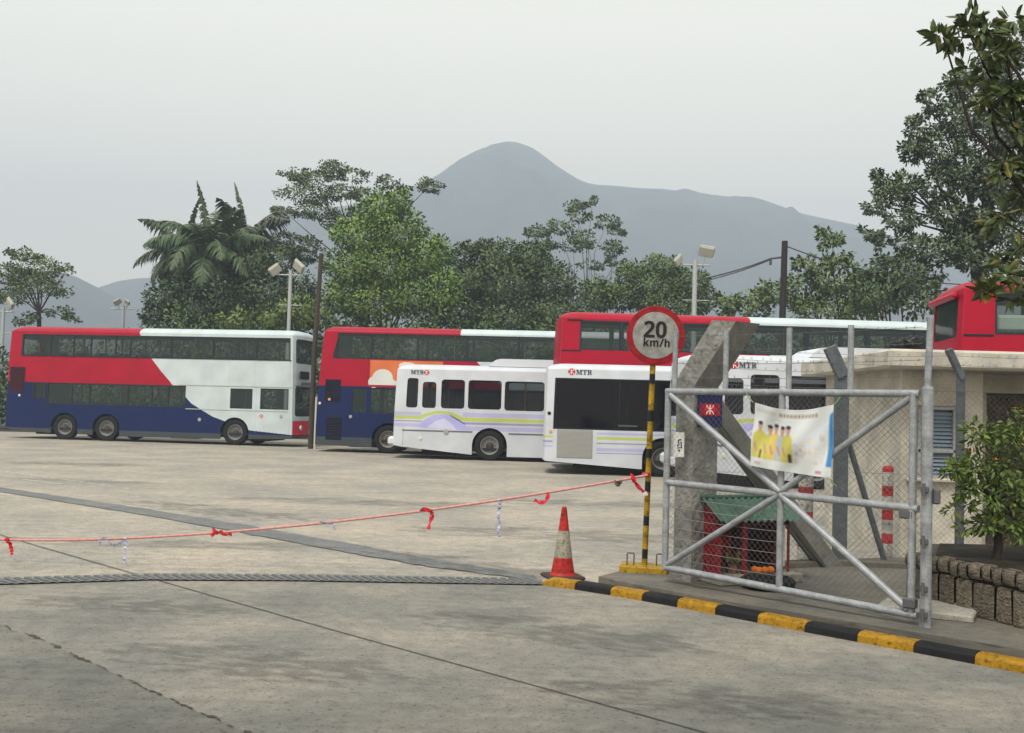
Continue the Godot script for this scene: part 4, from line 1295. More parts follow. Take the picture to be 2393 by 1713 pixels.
	part("printed_marks", pr, mat("ink", Color(0.04, 0.045, 0.06), 0.5), no).set_meta("kind", "stuff")
	# chain-link fence behind the gate, on a low footing
	var old := mat("fence_post", Color(0.17, 0.20, 0.23), 0.6, 0.25, mottle("zinc", 256, 44, 0.02, 0.1, 0.22, 0.14, 0.15), 1.5)
	var fpts := [Vector3(1.95, 0, -10.95), Vector3(3.60, 0, -11.66), Vector3(4.83, 0, -11.5), Vector3(6.6, 0, -11.25), Vector3(8.4, 0, -11.0)]
	var fence := thing("chain_link_fence", "chain-link fence with cranked posts between gate and gatehouse", "fence", Vector3.ZERO)
	for i in fpts.size():
		if i == 0: continue
		var p: Vector3 = fpts[i]
		var wdt := 0.145 if i == 1 else 0.075
		var f := MB.new()
		f.bbox(p + Vector3(0, 1.08, 0), Vector3(wdt, 2.16, 0.08), 0.008)
		part("post", f, old, fence)
		var cr := MB.new()
		var up := Vector3(-0.14, 0.30, 0.05)
		var bs := Basis(Vector3.BACK, 0.45)
		cr.bbox(p + Vector3(0, 2.14, 0) + up * 0.5, Vector3(wdt * 0.95, 0.36, 0.075), 0.008, bs)
		part("cranked_arm", cr, old, fence)
		if i < 3:
			var br := MB.new()
			var ba := p + Vector3(0.10, 1.42, -0.06)
			var be := p + Vector3(0.62, 0.03, -0.30)
			br.tube([ba, be], 0.042, 0.042, 4)
			if i == 1: part("stay", br, old, fence)
	for i in fpts.size() - 1:
		var a: Vector3 = fpts[i]
		var b: Vector3 = fpts[i + 1]
		var m := MB.new()
		wire_mesh(m, a + Vector3(0, 0.16, 0.05), (b - a).normalized(), a.distance_to(b), 1.84, 0.062, 0.0012)
		part("chain_link", m, wirem, fence).set_meta("kind", "stuff")
		for k in 3:
			var w := MB.new()
			wire(w, a + Vector3(-0.05 - 0.04 * k, 2.18 + 0.1 * k, 0.05), b + Vector3(-0.05 - 0.04 * k, 2.18 + 0.1 * k, 0.05), 0.02, 0.002, 0.12)
			part("barbed_wire", w, wirem, fence)
		for y in [0.17, 1.1, 2.0]:
			var w := MB.new()
			wire(w, a + Vector3(0, y, 0.052), b + Vector3(0, y, 0.052), 0.005, 0.002)
			part("line_wire", w, wirem, fence)
		var ft := MB.new()
		var dd := (b - a).normalized()
		ft.bbox((a + b) * 0.5 + Vector3(0, 0.08, 0), Vector3(a.distance_to(b), 0.15, 0.16), 0.015, Basis(dd, Vector3.UP, dd.cross(Vector3.UP)))
		part("footing", ft, mat("footing", Color(0.17, 0.155, 0.13), 0.95, 0.0, mottle("form", 512, 63, 0.008, 0.12, 0.22, 0.10, 0.2, 0.05), 0.7), fence)
	# printed banner tied to the gate
	banner(A, d)
	# red and white bollards beyond the fence
	for q in [[Vector3(3.38, 0, -12.22), 0.085, 1.16, "thicker red and white banded bollard right behind the banner"], [Vector3(4.50, 0, -12.75), 0.065, 1.13, "slimmer red and white banded bollard in front of the gatehouse corner"]]:
		var bo := thing("bollard", q[3], "bollard", q[0], 0.0, "red and white bollards")
		var y := 0.0
		var bands := [0.06, 0.15, 0.12, 0.16, 0.12, 0.16, 0.12, 0.16, 0.11]
		var n := 0
		for h in bands:
			if y + h > q[2]: h = q[2] - y
			var m := MB.new()
			var rr: float = q[1]
			if y + h >= q[2] - 0.001:
				m.lathe([Vector2(rr, y), Vector2(rr, y + h - 0.03), Vector2(rr * 0.7, y + h - 0.006), Vector2(0.001, y + h)], Vector3.ZERO, Basis.IDENTITY, 18)
			else:
				m.tube([Vector3(0, y, 0), Vector3(0, y + h, 0)], rr, rr, 18, false)
			part("red_band" if n % 2 == 0 else "white_band", m, mat("bollard_red", Color(0.52, 0.025, 0.03), 0.55, 0.0, mottle("worn", 256, 21, 0.015, 0.12, 0.25, 0.18, 0.7), 1.3) if n % 2 == 0 else mat("bollard_white", Color(0.60, 0.59, 0.55), 0.6, 0.0, mottle("worn", 256, 21, 0.015, 0.12, 0.25, 0.18, 0.7), 1.3), bo)
			y += h
			n += 1
	shrine()

func banner(A: Vector3, d: Vector3) -> void:
	var p := Print.new(0.76, 0.60, 500.0, Color(0.50, 0.53, 0.55))
	var yel := Color(0.44, 0.41, 0.10)
	var skin := Color(0.40, 0.25, 0.20)
	var dk := Color(0.05, 0.045, 0.06)
	p.rect(0.02, 0.52, 0.22, 0.56, Color(0.45, 0.46, 0.44))
	for i in 11: p.rect(0.25 + i * 0.034, 0.515, 0.272 + i * 0.034, 0.55, Color(0.26, 0.23, 0.18))
	# sky-blue sweep
	p.poly([[0.42, 0.30], [0.76, 0.50], [0.76, 0.34], [0.5, 0.22]], Color(0.52, 0.57, 0.63))
	for q in [[0.07, 0.40, 0.11, yel], [0.16, 0.38, 0.09, yel], [0.22, 0.40, 0.08, Color(0.55, 0.42, 0.12)], [0.29, 0.39, 0.085, Color(0.35, 0.40, 0.48)], [0.345, 0.40, 0.07, yel]]:
		var x: float = q[0]
		var y: float = q[1]
		p.poly([[x - 0.06, 0.09], [x - 0.055, y - 0.09], [x - 0.02, y - 0.045], [x + 0.02, y - 0.045], [x + 0.055, y - 0.09], [x + 0.06, 0.09]], q[3])
		p.disc(x, y + 0.0, 0.022, 0.036, skin)
		p.disc(x, y + 0.026, 0.023, 0.017, dk)
		p.rect(x - 0.012, y - 0.06, x + 0.012, y - 0.02, skin)
		p.rect(x + 0.018, 0.09, x + 0.045, 0.17, dk)
		p.poly([[x - 0.05, 0.22], [x - 0.035, 0.24], [x - 0.005, 0.15], [x - 0.02, 0.14]], skin)
	for i in 26:
		var x := rng.randf_range(0.40, 0.68)
		var y := rng.randf_range(0.10, 0.36)
		p.disc(x, y, rng.randf_range(0.008, 0.03), rng.randf_range(0.008, 0.03), Color(0.42, 0.40, 0.42).lerp(Color(0.6, 0.56, 0.5), rng.randf()))
	p.poly([[0.71, 0.0], [0.73, 0.52], [0.76, 0.54], [0.76, 0.0]], Color(0.05, 0.20, 0.45))
	p.rect(0.0, 0.0, 0.76, 0.085, Color(0.50, 0.53, 0.54))
	p.rect(0.05, 0.03, 0.11, 0.05, Color(0.45, 0.3, 0.32)); p.rect(0.62, 0.02, 0.68, 0.045, Color(0.42, 0.2, 0.24))
	p.im.resize(50, 40, Image.INTERPOLATE_LANCZOS)
	p.im.resize(380, 300, Image.INTERPOLATE_CUBIC)
	var t := thing("banner", "wrinkled white printed banner with yellow-shirted group, tied to the gate", "banner", A + d * 0.98 + Vector3(0, 1.20, 0), atan2(-d.z, d.x))
	var rows := []
	var uvs := []
	for j in 22:
		var v := j / 21.0
		var row := PackedVector3Array()
		var ur := []
		for i in 31:
			var u := i / 30.0
			var top := 0.60 - 0.055 * sin(PI * u) - 0.005 * u
			var low := 0.05 - 0.06 * u - 0.01 * sin(PI * u)
			var x := u * 0.76 + 0.02 * (1.0 - v) * (1.0 - u) * -1.0 + 0.02 * v
			var fold := 0.012 * sin(u * 9.0 + v * 5.0) * (1.0 - 0.4 * v) + 0.016 * sin((u - v) * 7.0 + 1.0) * sin(PI * u) + 0.006 * sin(u * 23.0 - v * 11.0)
			row.append(Vector3(x, lerpf(low, top, v), 0.062 + fold))
			ur.append(Vector2(u, 1.0 - v))
		rows.append(row)
		uvs.append(ur)
	var mb := MB.new()
	mb.grid(rows, uvs)
	var bm := printed(p.done(), 0.55)
	part("sheet", mb, bm, t)
	for q in [[0.0, 0.60, -0.10, 0.70], [0.78, 0.595, 0.82, 0.66], [0.76, -0.02, 0.80, -0.08]]:
		var c := MB.new()
		c.tube([Vector3(q[0], q[1], 0.062), Vector3((q[0] + q[2]) / 2, (q[1] + q[3]) / 2 - 0.01, 0.055), Vector3(q[2], q[3], 0.035)], 0.006, 0.005, 6)
		part("tie_cord", c, mat("green_cord", Color(0.16, 0.24, 0.12), 0.7), t)

func shrine() -> void:
	var s := thing("shrine", "little red shrine box with green corrugated roof behind the gate", "shrine", Vector3(2.28, 0.09, -10.46), deg_to_rad(24))
	var redm := mat("shrine_red", Color(0.34, 0.016, 0.03), 0.6, 0.0, mottle("worn", 256, 21, 0.015, 0.12, 0.25, 0.18, 0.7), 1.3)
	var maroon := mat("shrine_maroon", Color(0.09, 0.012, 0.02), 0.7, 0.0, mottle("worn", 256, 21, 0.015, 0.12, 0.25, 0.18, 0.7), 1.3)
	var L := 0.86
	var D := 0.46
	var plinth := MB.new()
	plinth.bbox(Vector3(0.02, 0.045, 0.02), Vector3(L + 0.1, 0.09, D + 0.12), 0.012)
	part("plinth", plinth, mat("footing_light", Color(0.33, 0.32, 0.28), 0.9, 0.0, mottle("form", 512, 63, 0.008, 0.12, 0.22, 0.10, 0.2, 0.05), 0.7), s)
	for x in [-L / 2, L / 2 - 0.22]:
		var e := MB.new()
		e.prism(PackedVector2Array([Vector2(-D / 2, 0.09), Vector2(D / 2, 0.09), Vector2(D / 2, 0.60), Vector2(0.06, 0.745), Vector2(-0.06, 0.745), Vector2(-D / 2, 0.60)]), 0.0, 0.03, Vector3(x, 0, 0), Basis(Vector3.UP, PI / 2))
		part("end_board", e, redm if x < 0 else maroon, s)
	var back := MB.new()
	back.box(Vector3(-0.11, 0.34, -D / 2 + 0.01), Vector3(L - 0.26, 0.5, 0.02))
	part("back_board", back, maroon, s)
	for x in [-0.12, 0.40]:
		var post := MB.new()
		post.bbox(Vector3(x, 0.34, D / 2 - 0.03), Vector3(0.055 if x < 0 else 0.025, 0.5, 0.04 if x < 0 else 0.025), 0.006)
		part("front_post", post, redm, s)
	var lint := MB.new()
	lint.bbox(Vector3(-0.02, 0.565, D / 2 - 0.03), Vector3(L, 0.05, 0.03), 0.006)
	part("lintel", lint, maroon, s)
	var gm := mat("roof_green", Color(0.10, 0.20, 0.15), 0.6, 0.0, mottle("worn", 256, 21, 0.015, 0.12, 0.25, 0.18, 0.7), 1.3)
	for sd in [1.0, -1.0]:
		var rows := []
		for j in 4:
			var v := j / 3.0
			var row := PackedVector3Array()
			for i in 85:
				var u := i / 84.0
				row.append(Vector3(-L / 2 - 0.05 + u * (L + 0.18), 0.80 - 0.20 * v + 0.013 * sin(u * TAU * 14.0), sd * (v * (D / 2 + 0.10))))
			rows.append(row)
		var r := MB.new()
		r.grid(rows)
		part("roof_sheet", r, gm, s)
	var ridge := MB.new()
	ridge.tube([Vector3(-L / 2 - 0.06, 0.803, 0), Vector3(L / 2 + 0.14, 0.803, 0)], 0.022, 0.022, 8)
	part("ridge_cap", ridge, gm, s)
	var tab := MB.new()
	tab.bbox(Vector3(-0.1, 0.36, -D / 2 + 0.05), Vector3(0.2, 0.34, 0.03), 0.01)
	part("tablet", tab, redm, s)
	var paper := MB.new()
	paper.box(Vector3(0.31, 0.36, D / 2 - 0.02), Vector3(0.075, 0.42, 0.008))
	part("white_board", paper, mat("shrine_white", Color(0.5, 0.47, 0.42), 0.8), s)
	# offerings stand on the plinth on their own
	for i in 4:
		var o := MB.new()
		o.lathe([Vector2(0.001, 0.0), Vector2(0.02, 0.004), Vector2(0.033, 0.018), Vector2(0.037, 0.034), Vector2(0.032, 0.052), Vector2(0.018, 0.064), Vector2(0.001, 0.066)], Vector3.ZERO, Basis.IDENTITY, 14)
		var ob := part("orange", o, mat("orange_peel", Color(0.55, 0.14, 0.01), 0.5), self, s.transform * Vector3(0.02 + (i % 3) * 0.072, 0.09, D / 2 + 0.01 + (0.0 if i < 3 else -0.06)))
		tag(ob, ["leftmost orange offered on the shrine's front step", "middle orange offered on the shrine's front step", "rightmost orange offered on the shrine's front step", "orange lying behind the others in the shrine"][i], "fruit", "oranges offered at the shrine")
	var pot := thing("potted_plant", "little pot of yellowing leaves inside the red shrine", "plant", s.transform * Vector3(-0.20, 0.09, D / 2 - 0.09))
	var pp := MB.new()
	pp.lathe([Vector2(0.001, 0.0), Vector2(0.035, 0.0), Vector2(0.05, 0.08), Vector2(0.042, 0.08), Vector2(0.04, 0.07), Vector2(0.001, 0.07)], Vector3.ZERO, Basis.IDENTITY, 14)
	part("pot", pp, mat("clay", Color(0.18, 0.08, 0.05), 0.8), pot)
	var lf := MB.new()
	lf.colored = true
	for i in 40:
		var a := rng.randf() * TAU
		var q := Vector3(cos(a), rng.randf_range(0.8, 2.4), sin(a)).normalized()
		leaf(lf, Vector3(0, 0.07, 0) + q * rng.randf_range(0.0, 0.10), q, 0.07, Color(0.18, 0.15, 0.03) * rng.randf_range(0.5, 1.2))
	part("leaves", lf, vmat("leaf", 0.6, Color(0.3, 0.3, 0.3)), pot)
	var tyre := MB.new()
	var ring := []
	for i in 25:
		var a := TAU * i / 24
		ring.append(Vector3(cos(a) * 0.2, 0.055, sin(a) * 0.2))
	tyre.tube(ring, 0.055, 0.055, 10, false)
	tag(part("rubber_ring", tyre, mat("tyre", Color(0.012, 0.012, 0.013), 0.85), self, Vector3(2.42, 0.09, -9.98)), "black rubber ring lying on the pavement before the shrine", "rubber ring")

# ------------------------------------------------------------------ gatehouse
func gatehouse() -> void:
	var cream := mat("cream_render", Color(0.64, 0.61, 0.53), 0.85, 0.0, mottle("render", 512, 52, 0.006, 0.1, 0.20, 0.08, 0.08, 0.05), 0.45)
	var g := thing("gatehouse", "small cream gatehouse with flat white roof at the right", "building", Vector3(4.82, 0.0, -13.2))
	var wallp := func(x0: float, x1: float, y0: float, y1: float, z0: float, z1: float, called := "wall") -> void:
		var b := MB.new()
		b.box(Vector3((x0 + x1) / 2, (y0 + y1) / 2, (z0 + z1) / 2), Vector3(x1 - x0, y1 - y0, z1 - z0))
		part(called, b, cream, g)
	# front wall with the window opening 0.10..0.70 x 0.96..1.86
	wallp.call(0.0, 0.10, 0.0, 2.3, -0.16, 0.0)
	wallp.call(0.10, 0.70, 0.0, 0.96, -0.16, 0.0)
	wallp.call(0.10, 0.70, 1.86, 2.3, -0.16, 0.0)
	wallp.call(0.70, 1.0, 0.0, 2.3, -0.16, 0.0)
	# recessed bay with the door
	wallp.call(0.84, 1.0, 0.0, 2.3, -0.62, -0.16)
	wallp.call(1.0, 1.32, 0.0, 2.3, -0.78, -0.62)
	wallp.call(2.2, 4.4, 0.0, 2.3, -0.16, 0.0)
	wallp.call(1.32, 2.2, 2.05, 2.3, -0.78, -0.62)
	wallp.call(0.0, 0.16, 0.0, 2.3, -3.2, -0.16)
	wallp.call(4.24, 4.4, 0.0, 2.3, -3.2, -0.16)
	wallp.call(0.16, 4.24, 0.0, 2.3, -3.2, -3.04)
	wallp.call(2.2, 2.36, 0.0, 2.3, -0.78, -0.16)
	var door := MB.new()
	door.bbox(Vector3(1.76, 1.02, -0.70), Vector3(0.86, 2.03, 0.05), 0.008)
	var dn := part("door", door, mat("door_brown", Color(0.13, 0.10, 0.075), 0.6, 0.0, mottle("worn", 256, 21, 0.015, 0.12, 0.25, 0.18, 0.7), 1.3), g)
	var kn := MB.new()
	kn.tube([Vector3(1.42, 1.0, -0.67), Vector3(1.42, 1.0, -0.62)], 0.025, 0.025, 10)
	part("handle", kn, mat("galvanised", Color(0.42, 0.44, 0.47), 0.45, 0.45), dn)
	var roof := MB.new()
	roof.bbox(Vector3(2.1, 2.41, -1.5), Vector3(4.85, 0.23, 3.9), 0.03)
	part("roof_slab", roof, mat("roof_white", Color(0.60, 0.575, 0.515), 0.8, 0.0, mottle("render", 512, 52, 0.006, 0.1, 0.20, 0.08, 0.08, 0.05), 0.45), g)
	var fl := MB.new()
	fl.box(Vector3(2.2, 0.05, -1.62), Vector3(4.1, 0.1, 2.8))
	part("floor", fl, mat("footing", Color(0.17, 0.155, 0.13), 0.95), g)
	# window: frame, louvre blades, glass
	var win := MB.new()
	for q in [[0.40, 0.985, 0.6, 0.05], [0.40, 1.835, 0.6, 0.05], [0.40, 1.30, 0.6, 0.045]]:
		win.bbox(Vector3(q[0], q[1], -0.06), Vector3(q[2], q[3], 0.06), 0.006)
	for x in [0.125, 0.235, 0.675]:
		win.bbox(Vector3(x, 1.41, -0.06), Vector3(0.045, 0.84, 0.06), 0.006)
	var wn := part("window", win, mat("window_frame", Color(0.30, 0.30, 0.30), 0.5, 0.2), g)
	for i in 16:
		var bl := MB.new()
		bl.box(Vector3(0.455, 1.04 + i * 0.048, -0.075), Vector3(0.40, 0.045, 0.006), Basis(Vector3.RIGHT, -0.55))
		part("louvre_blade", bl, mat("louvre_glass", Color(0.15, 0.20, 0.26), 0.25), wn)
	var cur := MB.new()
	cur.box(Vector3(0.18, 1.41, -0.09), Vector3(0.08, 0.80, 0.01))
	part("side_panel", cur, mat("window_brown", Color(0.14, 0.11, 0.10), 0.6), wn)
	var pn := MB.new()
	pn.box(Vector3(0.455, 1.41, -0.12), Vector3(0.42, 0.82, 0.006))
	part("pane", pn, glass("window_glass", Color(0.05, 0.07, 0.09), 0.6), wn)
	var sill := MB.new()
	sill.bbox(Vector3(0.40, 0.945, 0.03), Vector3(0.68, 0.04, 0.10), 0.008)
	part("sill", sill, cream, wn)
	# black bags on the roof edge
	for q in [[Vector3(4.66, 2.525, -12.92), 0.85, "smaller crumpled black bag at the gatehouse roof's left corner"], [Vector3(4.86, 2.525, -12.95), 1.25, "larger crumpled black bag slumped on the gatehouse roof edge"]]:
		var b := MB.new()
		var nz := FastNoiseLite.new()
		nz.seed = int(q[1] * 100); nz.frequency = 6.0
		var rows := []
		for j in 13:
			var row := PackedVector3Array()
			for i in 21:
				var a := TAU * i / 20.0
				var e := PI * (j / 12.0) - PI / 2
				var dir := Vector3(cos(e) * cos(a), sin(e), cos(e) * sin(a))
				var k: float = 1.0 + 0.45 * nz.get_noise_3dv(dir)
				var pp: Vector3 = dir * Vector3(0.13, 0.085, 0.10) * k * q[1]
				pp.y = maxf(pp.y, -0.055 * q[1])
				row.append(pp + Vector3(0, 0.055 * q[1], 0))
			rows.append(row)
		b.grid(rows, [], true)
		tag(part("plastic_bag", b, mat("black_plastic", Color(0.015, 0.015, 0.018), 0.35), self, q[0]), q[2], "bag", "black bags on the gatehouse roof")

# ------------------------------------------------------------------ planter with stone blocks and bush
func planter() -> void:
	var p := thing("stone_planter", "low planter of rough brown stone blocks beside the gate post", "planter", Vector3.ZERO)
	var tones := [Color(0.30, 0.26, 0.205), Color(0.27, 0.235, 0.19), Color(0.33, 0.285, 0.225), Color(0.24, 0.215, 0.175)]
	var core := MB.new()
	var face := [Vector3(3.62, 0, -9.62), Vector3(4.20, 0, -8.05), Vector3(5.0, 0, -5.9)]
	# dark mortar core, then stones proud of it
	var inner := PackedVector2Array([Vector2(3.66, -9.60), Vector2(4.24, -8.03), Vector2(5.04, -5.88), Vector2(6.6, -5.9), Vector2(6.6, -10.5), Vector2(4.1, -10.5)])
	core.prism(inner, -0.48, -0.02, Vector3.ZERO, Basis(Vector3.RIGHT, Vector3.BACK, Vector3.DOWN))
	part("mortar_core", core, mat("mortar", Color(0.05, 0.045, 0.04), 0.95), p)
	for i in face.size() - 1:
		var a: Vector3 = face[i]
		var b: Vector3 = face[i + 1]
		var d := (b - a).normalized()
		var nn := Vector3.UP.cross(d) * 1.0
		if nn.dot(Vector3(-1, 0, 0.3)) < 0.0: nn = -nn
		var bs := Basis(d, Vector3.UP, d.cross(Vector3.UP))
		for course in 2:
			var s := 0.0
			while s < a.distance_to(b) - 0.08:
				var w := rng.randf_range(0.15, 0.25) if course == 0 else rng.randf_range(0.10, 0.15)
				w = minf(w, a.distance_to(b) - s)
				var h := 0.285 if course == 0 else 0.125
				var y := 0.09 + h * 0.5 + rng.randf_range(-0.008, 0.008) if course == 0 else 0.455 + rng.randf_range(-0.012, 0.012)
				var mb := MB.new()
				rough_stone(mb, a + d * (s + w * 0.5) + Vector3(0, y, 0) + nn * (0.02 if course == 0 else 0.03), Vector3(w - 0.022, h, 0.12 if course == 0 else 0.16), bs, 0.02 if course == 0 else 0.03)
				var k := rng.randi() % 4
				part("stone", mb, mat("stone%d" % k, tones[k], 0.95, 0.0, mottle("stone", 256, 35, 0.03, 0.15, 0.35, 0.25, 0.6, 0.12), 2.2, bumps("stone_n", 256, 12, 0.06, 8.0), 0.9), p)
				s += w
	var soil := MB.new()
	soil.prism(PackedVector2Array([Vector2(3.80, -9.55), Vector2(4.36, -8.0), Vector2(5.15, -5.95), Vector2(6.5, -5.95), Vector2(6.5, -10.45), Vector2(4.2, -10.45)]), -0.492, -0.40, Vector3.ZERO, Basis(Vector3.RIGHT, Vector3.BACK, Vector3.DOWN))
	part("soil", soil, mat("soil", Color(0.06, 0.05, 0.035), 0.95, 0.0, mottle("soil", 512, 5, 0.01, 0.1, 0.4, 0.3, 0.3, 0.1), 0.8), p)

func rough_stone(mb: MB, ctr: Vector3, size: Vector3, bs: Basis, round: float) -> void:
	# a block whose six faces are bulged and whose corners are knocked off
	var h := size * 0.5
	var nz := [rng.randf_range(-0.006, 0.006), rng.randf_range(-0.006, 0.006), rng.randf_range(-0.006, 0.006), rng.randf_range(-0.006, 0.006)]
	var xs := [-h.x, -h.x + round, h.x - round, h.x]
	var ys := [-h.y, -h.y + round, h.y - round, h.y]
	var rows := []
	for j in 4:
		var row := PackedVector3Array()
		for i in 4:
			var e := 0.0
			if i == 0 or i == 3: e += round * 0.8
			if j == 0 or j == 3: e += round * 0.8
			row.append(ctr + bs * Vector3(xs[i], ys[j], h.z - e + nz[(i + j) % 4]))
		rows.append(row)
	mb.grid(rows)
	rows = []
	for j in 4:
		var row := PackedVector3Array()
		for i in 4:
			var e := 0.0
			if i == 0 or i == 3: e += round * 0.8
			if j == 0 or j == 3: e += round * 0.8
			row.append(ctr + bs * Vector3(xs[i], ys[j], -h.z + e))
		rows.append(row)
	mb.grid(rows)
	var f: Array = []
	for q in [[0, 0], [3, 0], [3, 3], [0, 3]]:
		var e := round * 1.6
		f.append([bs * Vector3(xs[q[0]], ys[q[1]], h.z - e) + ctr, bs * Vector3(xs[q[0]], ys[q[1]], -h.z + e) + ctr])
	for i in 4:
		var m := (i + 1) % 4
		mb.face(f[i][0], f[m][0], f[m][1], f[i][1], (f[i][0] + f[m][1]) * 0.5 - ctr)

# ------------------------------------------------------------------ lamp posts, poles, wires
func poles() -> void:
	var zinc := mat("lamp_post", Color(0.36, 0.38, 0.40), 0.5, 0.3)
	var shell := mat("lamp_shell", Color(0.36, 0.36, 0.33), 0.5, 0.1)
	var lens := mat("lamp_lens", Color(0.48, 0.48, 0.42), 0.3)
	for q in [[Vector3(-10.92, 0, -52), 8.0, 0.10, [[-0.75, -0.05, 0.9, 0.5], [0.42, 0.15, 1.0, -0.5]], "tall floodlight mast with twin lamps behind the gap between the double-deckers"],
			[Vector3(-15.92, 0, -60), 7.7, 0.10, [[-0.55, 0.0, 0.8, 0.45], [0.45, 0.0, 0.8, -0.5]], "floodlight mast with twin lamps before the dark trees below the palms"],
			[Vector3(-23.74, 0, -65), 7.2, 0.11, [[-0.35, 0.15, 0.7, 0.4], [0.25, 0.15, 0.6, -0.4]], "slim mast with two small lamps against the hazy hill at left"],
			[Vector3(-27.7, 0, -58), 6.3, 0.10, [[-0.6, 0.0, 0.8, 0.4], [0.4, 0.2, 0.9, -0.6]], "floodlight mast cut by the photograph's left edge"],
			[Vector3(7.45, 0, -44), 7.9, 0.11, [[-0.70, -0.1, 0.7, 0.6], [0.45, 0.30, 0.95, -0.12]], "floodlight mast with twin lamps above the double-decker right of the sign"]]:
		var m := thing("floodlight_mast", q[4], "floodlight", q[0], 0.0, "floodlight masts around the yard")
		var b := MB.new()
		b.tube([Vector3(0, 0, 0), Vector3(0, q[1] * 0.55, 0)], q[2] * 1.25, q[2] * 1.2, 12)
		b.tube([Vector3(0, q[1] * 0.55, 0), Vector3(0, q[1] + 0.1, 0)], q[2] * 0.95, q[2] * 0.9, 12)
		part("post", b, zinc, m)
		var br := MB.new()
		br.tube([Vector3(-0.8, q[1] - 0.12, 0), Vector3(0.6, q[1] - 0.12, 0)], 0.035, 0.035, 8)
		br.tube([Vector3(-0.5, q[1] * 0.80, 0), Vector3(0.6, q[1] * 0.80, 0.05)], 0.02, 0.02, 6)
		part("crossarm", br, zinc, m)
		for l in q[3]:
			var s: float = l[2] * 0.8
			var bs := Basis(Vector3.BACK, l[3]) * Basis(Vector3.RIGHT, 0.75) * Basis(Vector3.UP, l[3] * 0.6)
			var h := MB.new()
			var ctr := Vector3(l[0], q[1] + 0.15 + l[1], 0.1)
			h.bbox(ctr, Vector3(0.85, 0.70, 0.22) * s, 0.08 * s, bs)
			h.tube([ctr, Vector3(l[0] * 0.7, q[1] - 0.12, 0)], 0.03, 0.03, 6)
			var hd := part("lamp_head", h, shell, m)
			var g := MB.new()
			g.bbox(ctr + bs * Vector3(0, 0, 0.115 * s), Vector3(0.72, 0.56, 0.03) * s, 0.01, bs)
			part("lens", g, lens, hd)
	# dark utility pole with wires
	var up := thing("utility_pole", "dark wooden utility pole with a wire on each side, right of the floodlight mast", "utility pole", Vector3(11.55, 0, -46))
	var b := MB.new()
	b.tube([Vector3(0, 0, 0), Vector3(0.03, 4.5, 0), Vector3(0.1, 9.2, 0)], 0.17, 0.13, 14)
	part("pole", b, mat("dark_wood", Color(0.045, 0.042, 0.04), 0.85, 0.0, mottle("grit", 256, 3, 0.02, 0.2, 0.25, 0.2, 0.3), 1.0), up)
	var ins := MB.new()
	ins.tube([Vector3(0.0, 8.5, 0), Vector3(-0.5, 8.42, 0)], 0.05, 0.04, 8)
	ins.tube([Vector3(-0.5, 8.42, 0), Vector3(-0.5, 8.15, 0)], 0.05, 0.06, 8)
	part("bracket", ins, mat("insulator", Color(0.06, 0.06, 0.07), 0.5), up)
	for w in [[Vector3(-0.45, 8.45, 0), Vector3(-4.0, 7.3, 0.5), 0.10, 0.035], [Vector3(-0.45, 8.40, 0), Vector3(-4.0, 7.18, 0.5), 0.10, 0.025], [Vector3(0.1, 9.0, 0), Vector3(9.0, 7.9, -3.0), 0.35, 0.03]]:
		var m := MB.new()
		wire(m, w[0], w[1], w[2], w[3])
		part("cable", m, mats["insulator"], up)
	var wp := thing("wooden_pole", "thin leaning brown pole between the left double-decker's front and its neighbour", "pole", Vector3(-7.30, 0, -39.3))
	var pb := MB.new()
	pb.tube([Vector3(0, 0, 0), Vector3(0.02, 3.5, 0), Vector3(0.16, 7.2, 0)], 0.105, 0.08, 12)
	part("pole", pb, mat("brown_wood", Color(0.10, 0.085, 0.07), 0.9, 0.0, mottle("grit", 256, 3, 0.02, 0.2, 0.25, 0.2, 0.3), 1.0), wp)
	var cf := MB.new()
	cf.tube([Vector3(0.16, 0, 0.05), Vector3(0.17, 1.9, 0.05)], 0.05, 0.05, 10)
	part("conduit", cf, mat("conduit", Color(0.45, 0.45, 0.42), 0.6), wp)

# ------------------------------------------------------------------ trees
var big_leaf := false

func leaf(mb: MB, p: Vector3, a: Vector3, size: float, c: Color, out := Vector3.ZERO) -> void:
	var s := a.cross(Vector3(rng.randf() - 0.5, rng.randf() - 0.5, rng.randf() - 0.5)).normalized() * size * 0.30
	var t := a * size
	mb.col = c
	var m := p + t * 0.45
	if big_leaf:      # a long leaf folded along its midrib
		var dn := t.cross(s).normalized() * size * 0.07
		s *= 0.72
		var e := p + t * 0.75 - dn * 0.6
		var q := p + t * 0.22
		for g in [1.0, -1.0]:
			mb.tri(p, q + s * g * 0.75 - dn, m)
			mb.tri(q + s * g * 0.75 - dn, m + s * g - dn, m)
			mb.tri(m, m + s * g - dn, e)
			mb.tri(m + s * g - dn, e + s * g * 0.6 - dn, e)
			mb.tri(e, e + s * g * 0.6 - dn, p + t - dn * 1.5)
		return
	if out != Vector3.ZERO:      # blade faces the light side of its clump, normals rounded over the clump
		if t.cross(s).dot(out) < 0.0: s = -s
		var n0 := t.cross(s).normalized()
		var nn := (n0 * 0.45 + out * 0.75).normalized()
		for k in [p, m + s, p + t, p, p + t, m - s]:
			mb.v.append(k); mb.n.append(nn); mb.u.append(Vector2.ZERO); mb.c.append(c)
		return
	mb.tri(p, m + s, p + t)
	mb.tri(p, p + t, m - s)

func ball() -> Vector3:
	while true:
		var q := Vector3(rng.randf_range(-1, 1), rng.randf_range(-1, 1), rng.randf_range(-1, 1))
		if q.length_squared() <= 1.0 and q.length_squared() > 0.001: return q
	return Vector3.UP

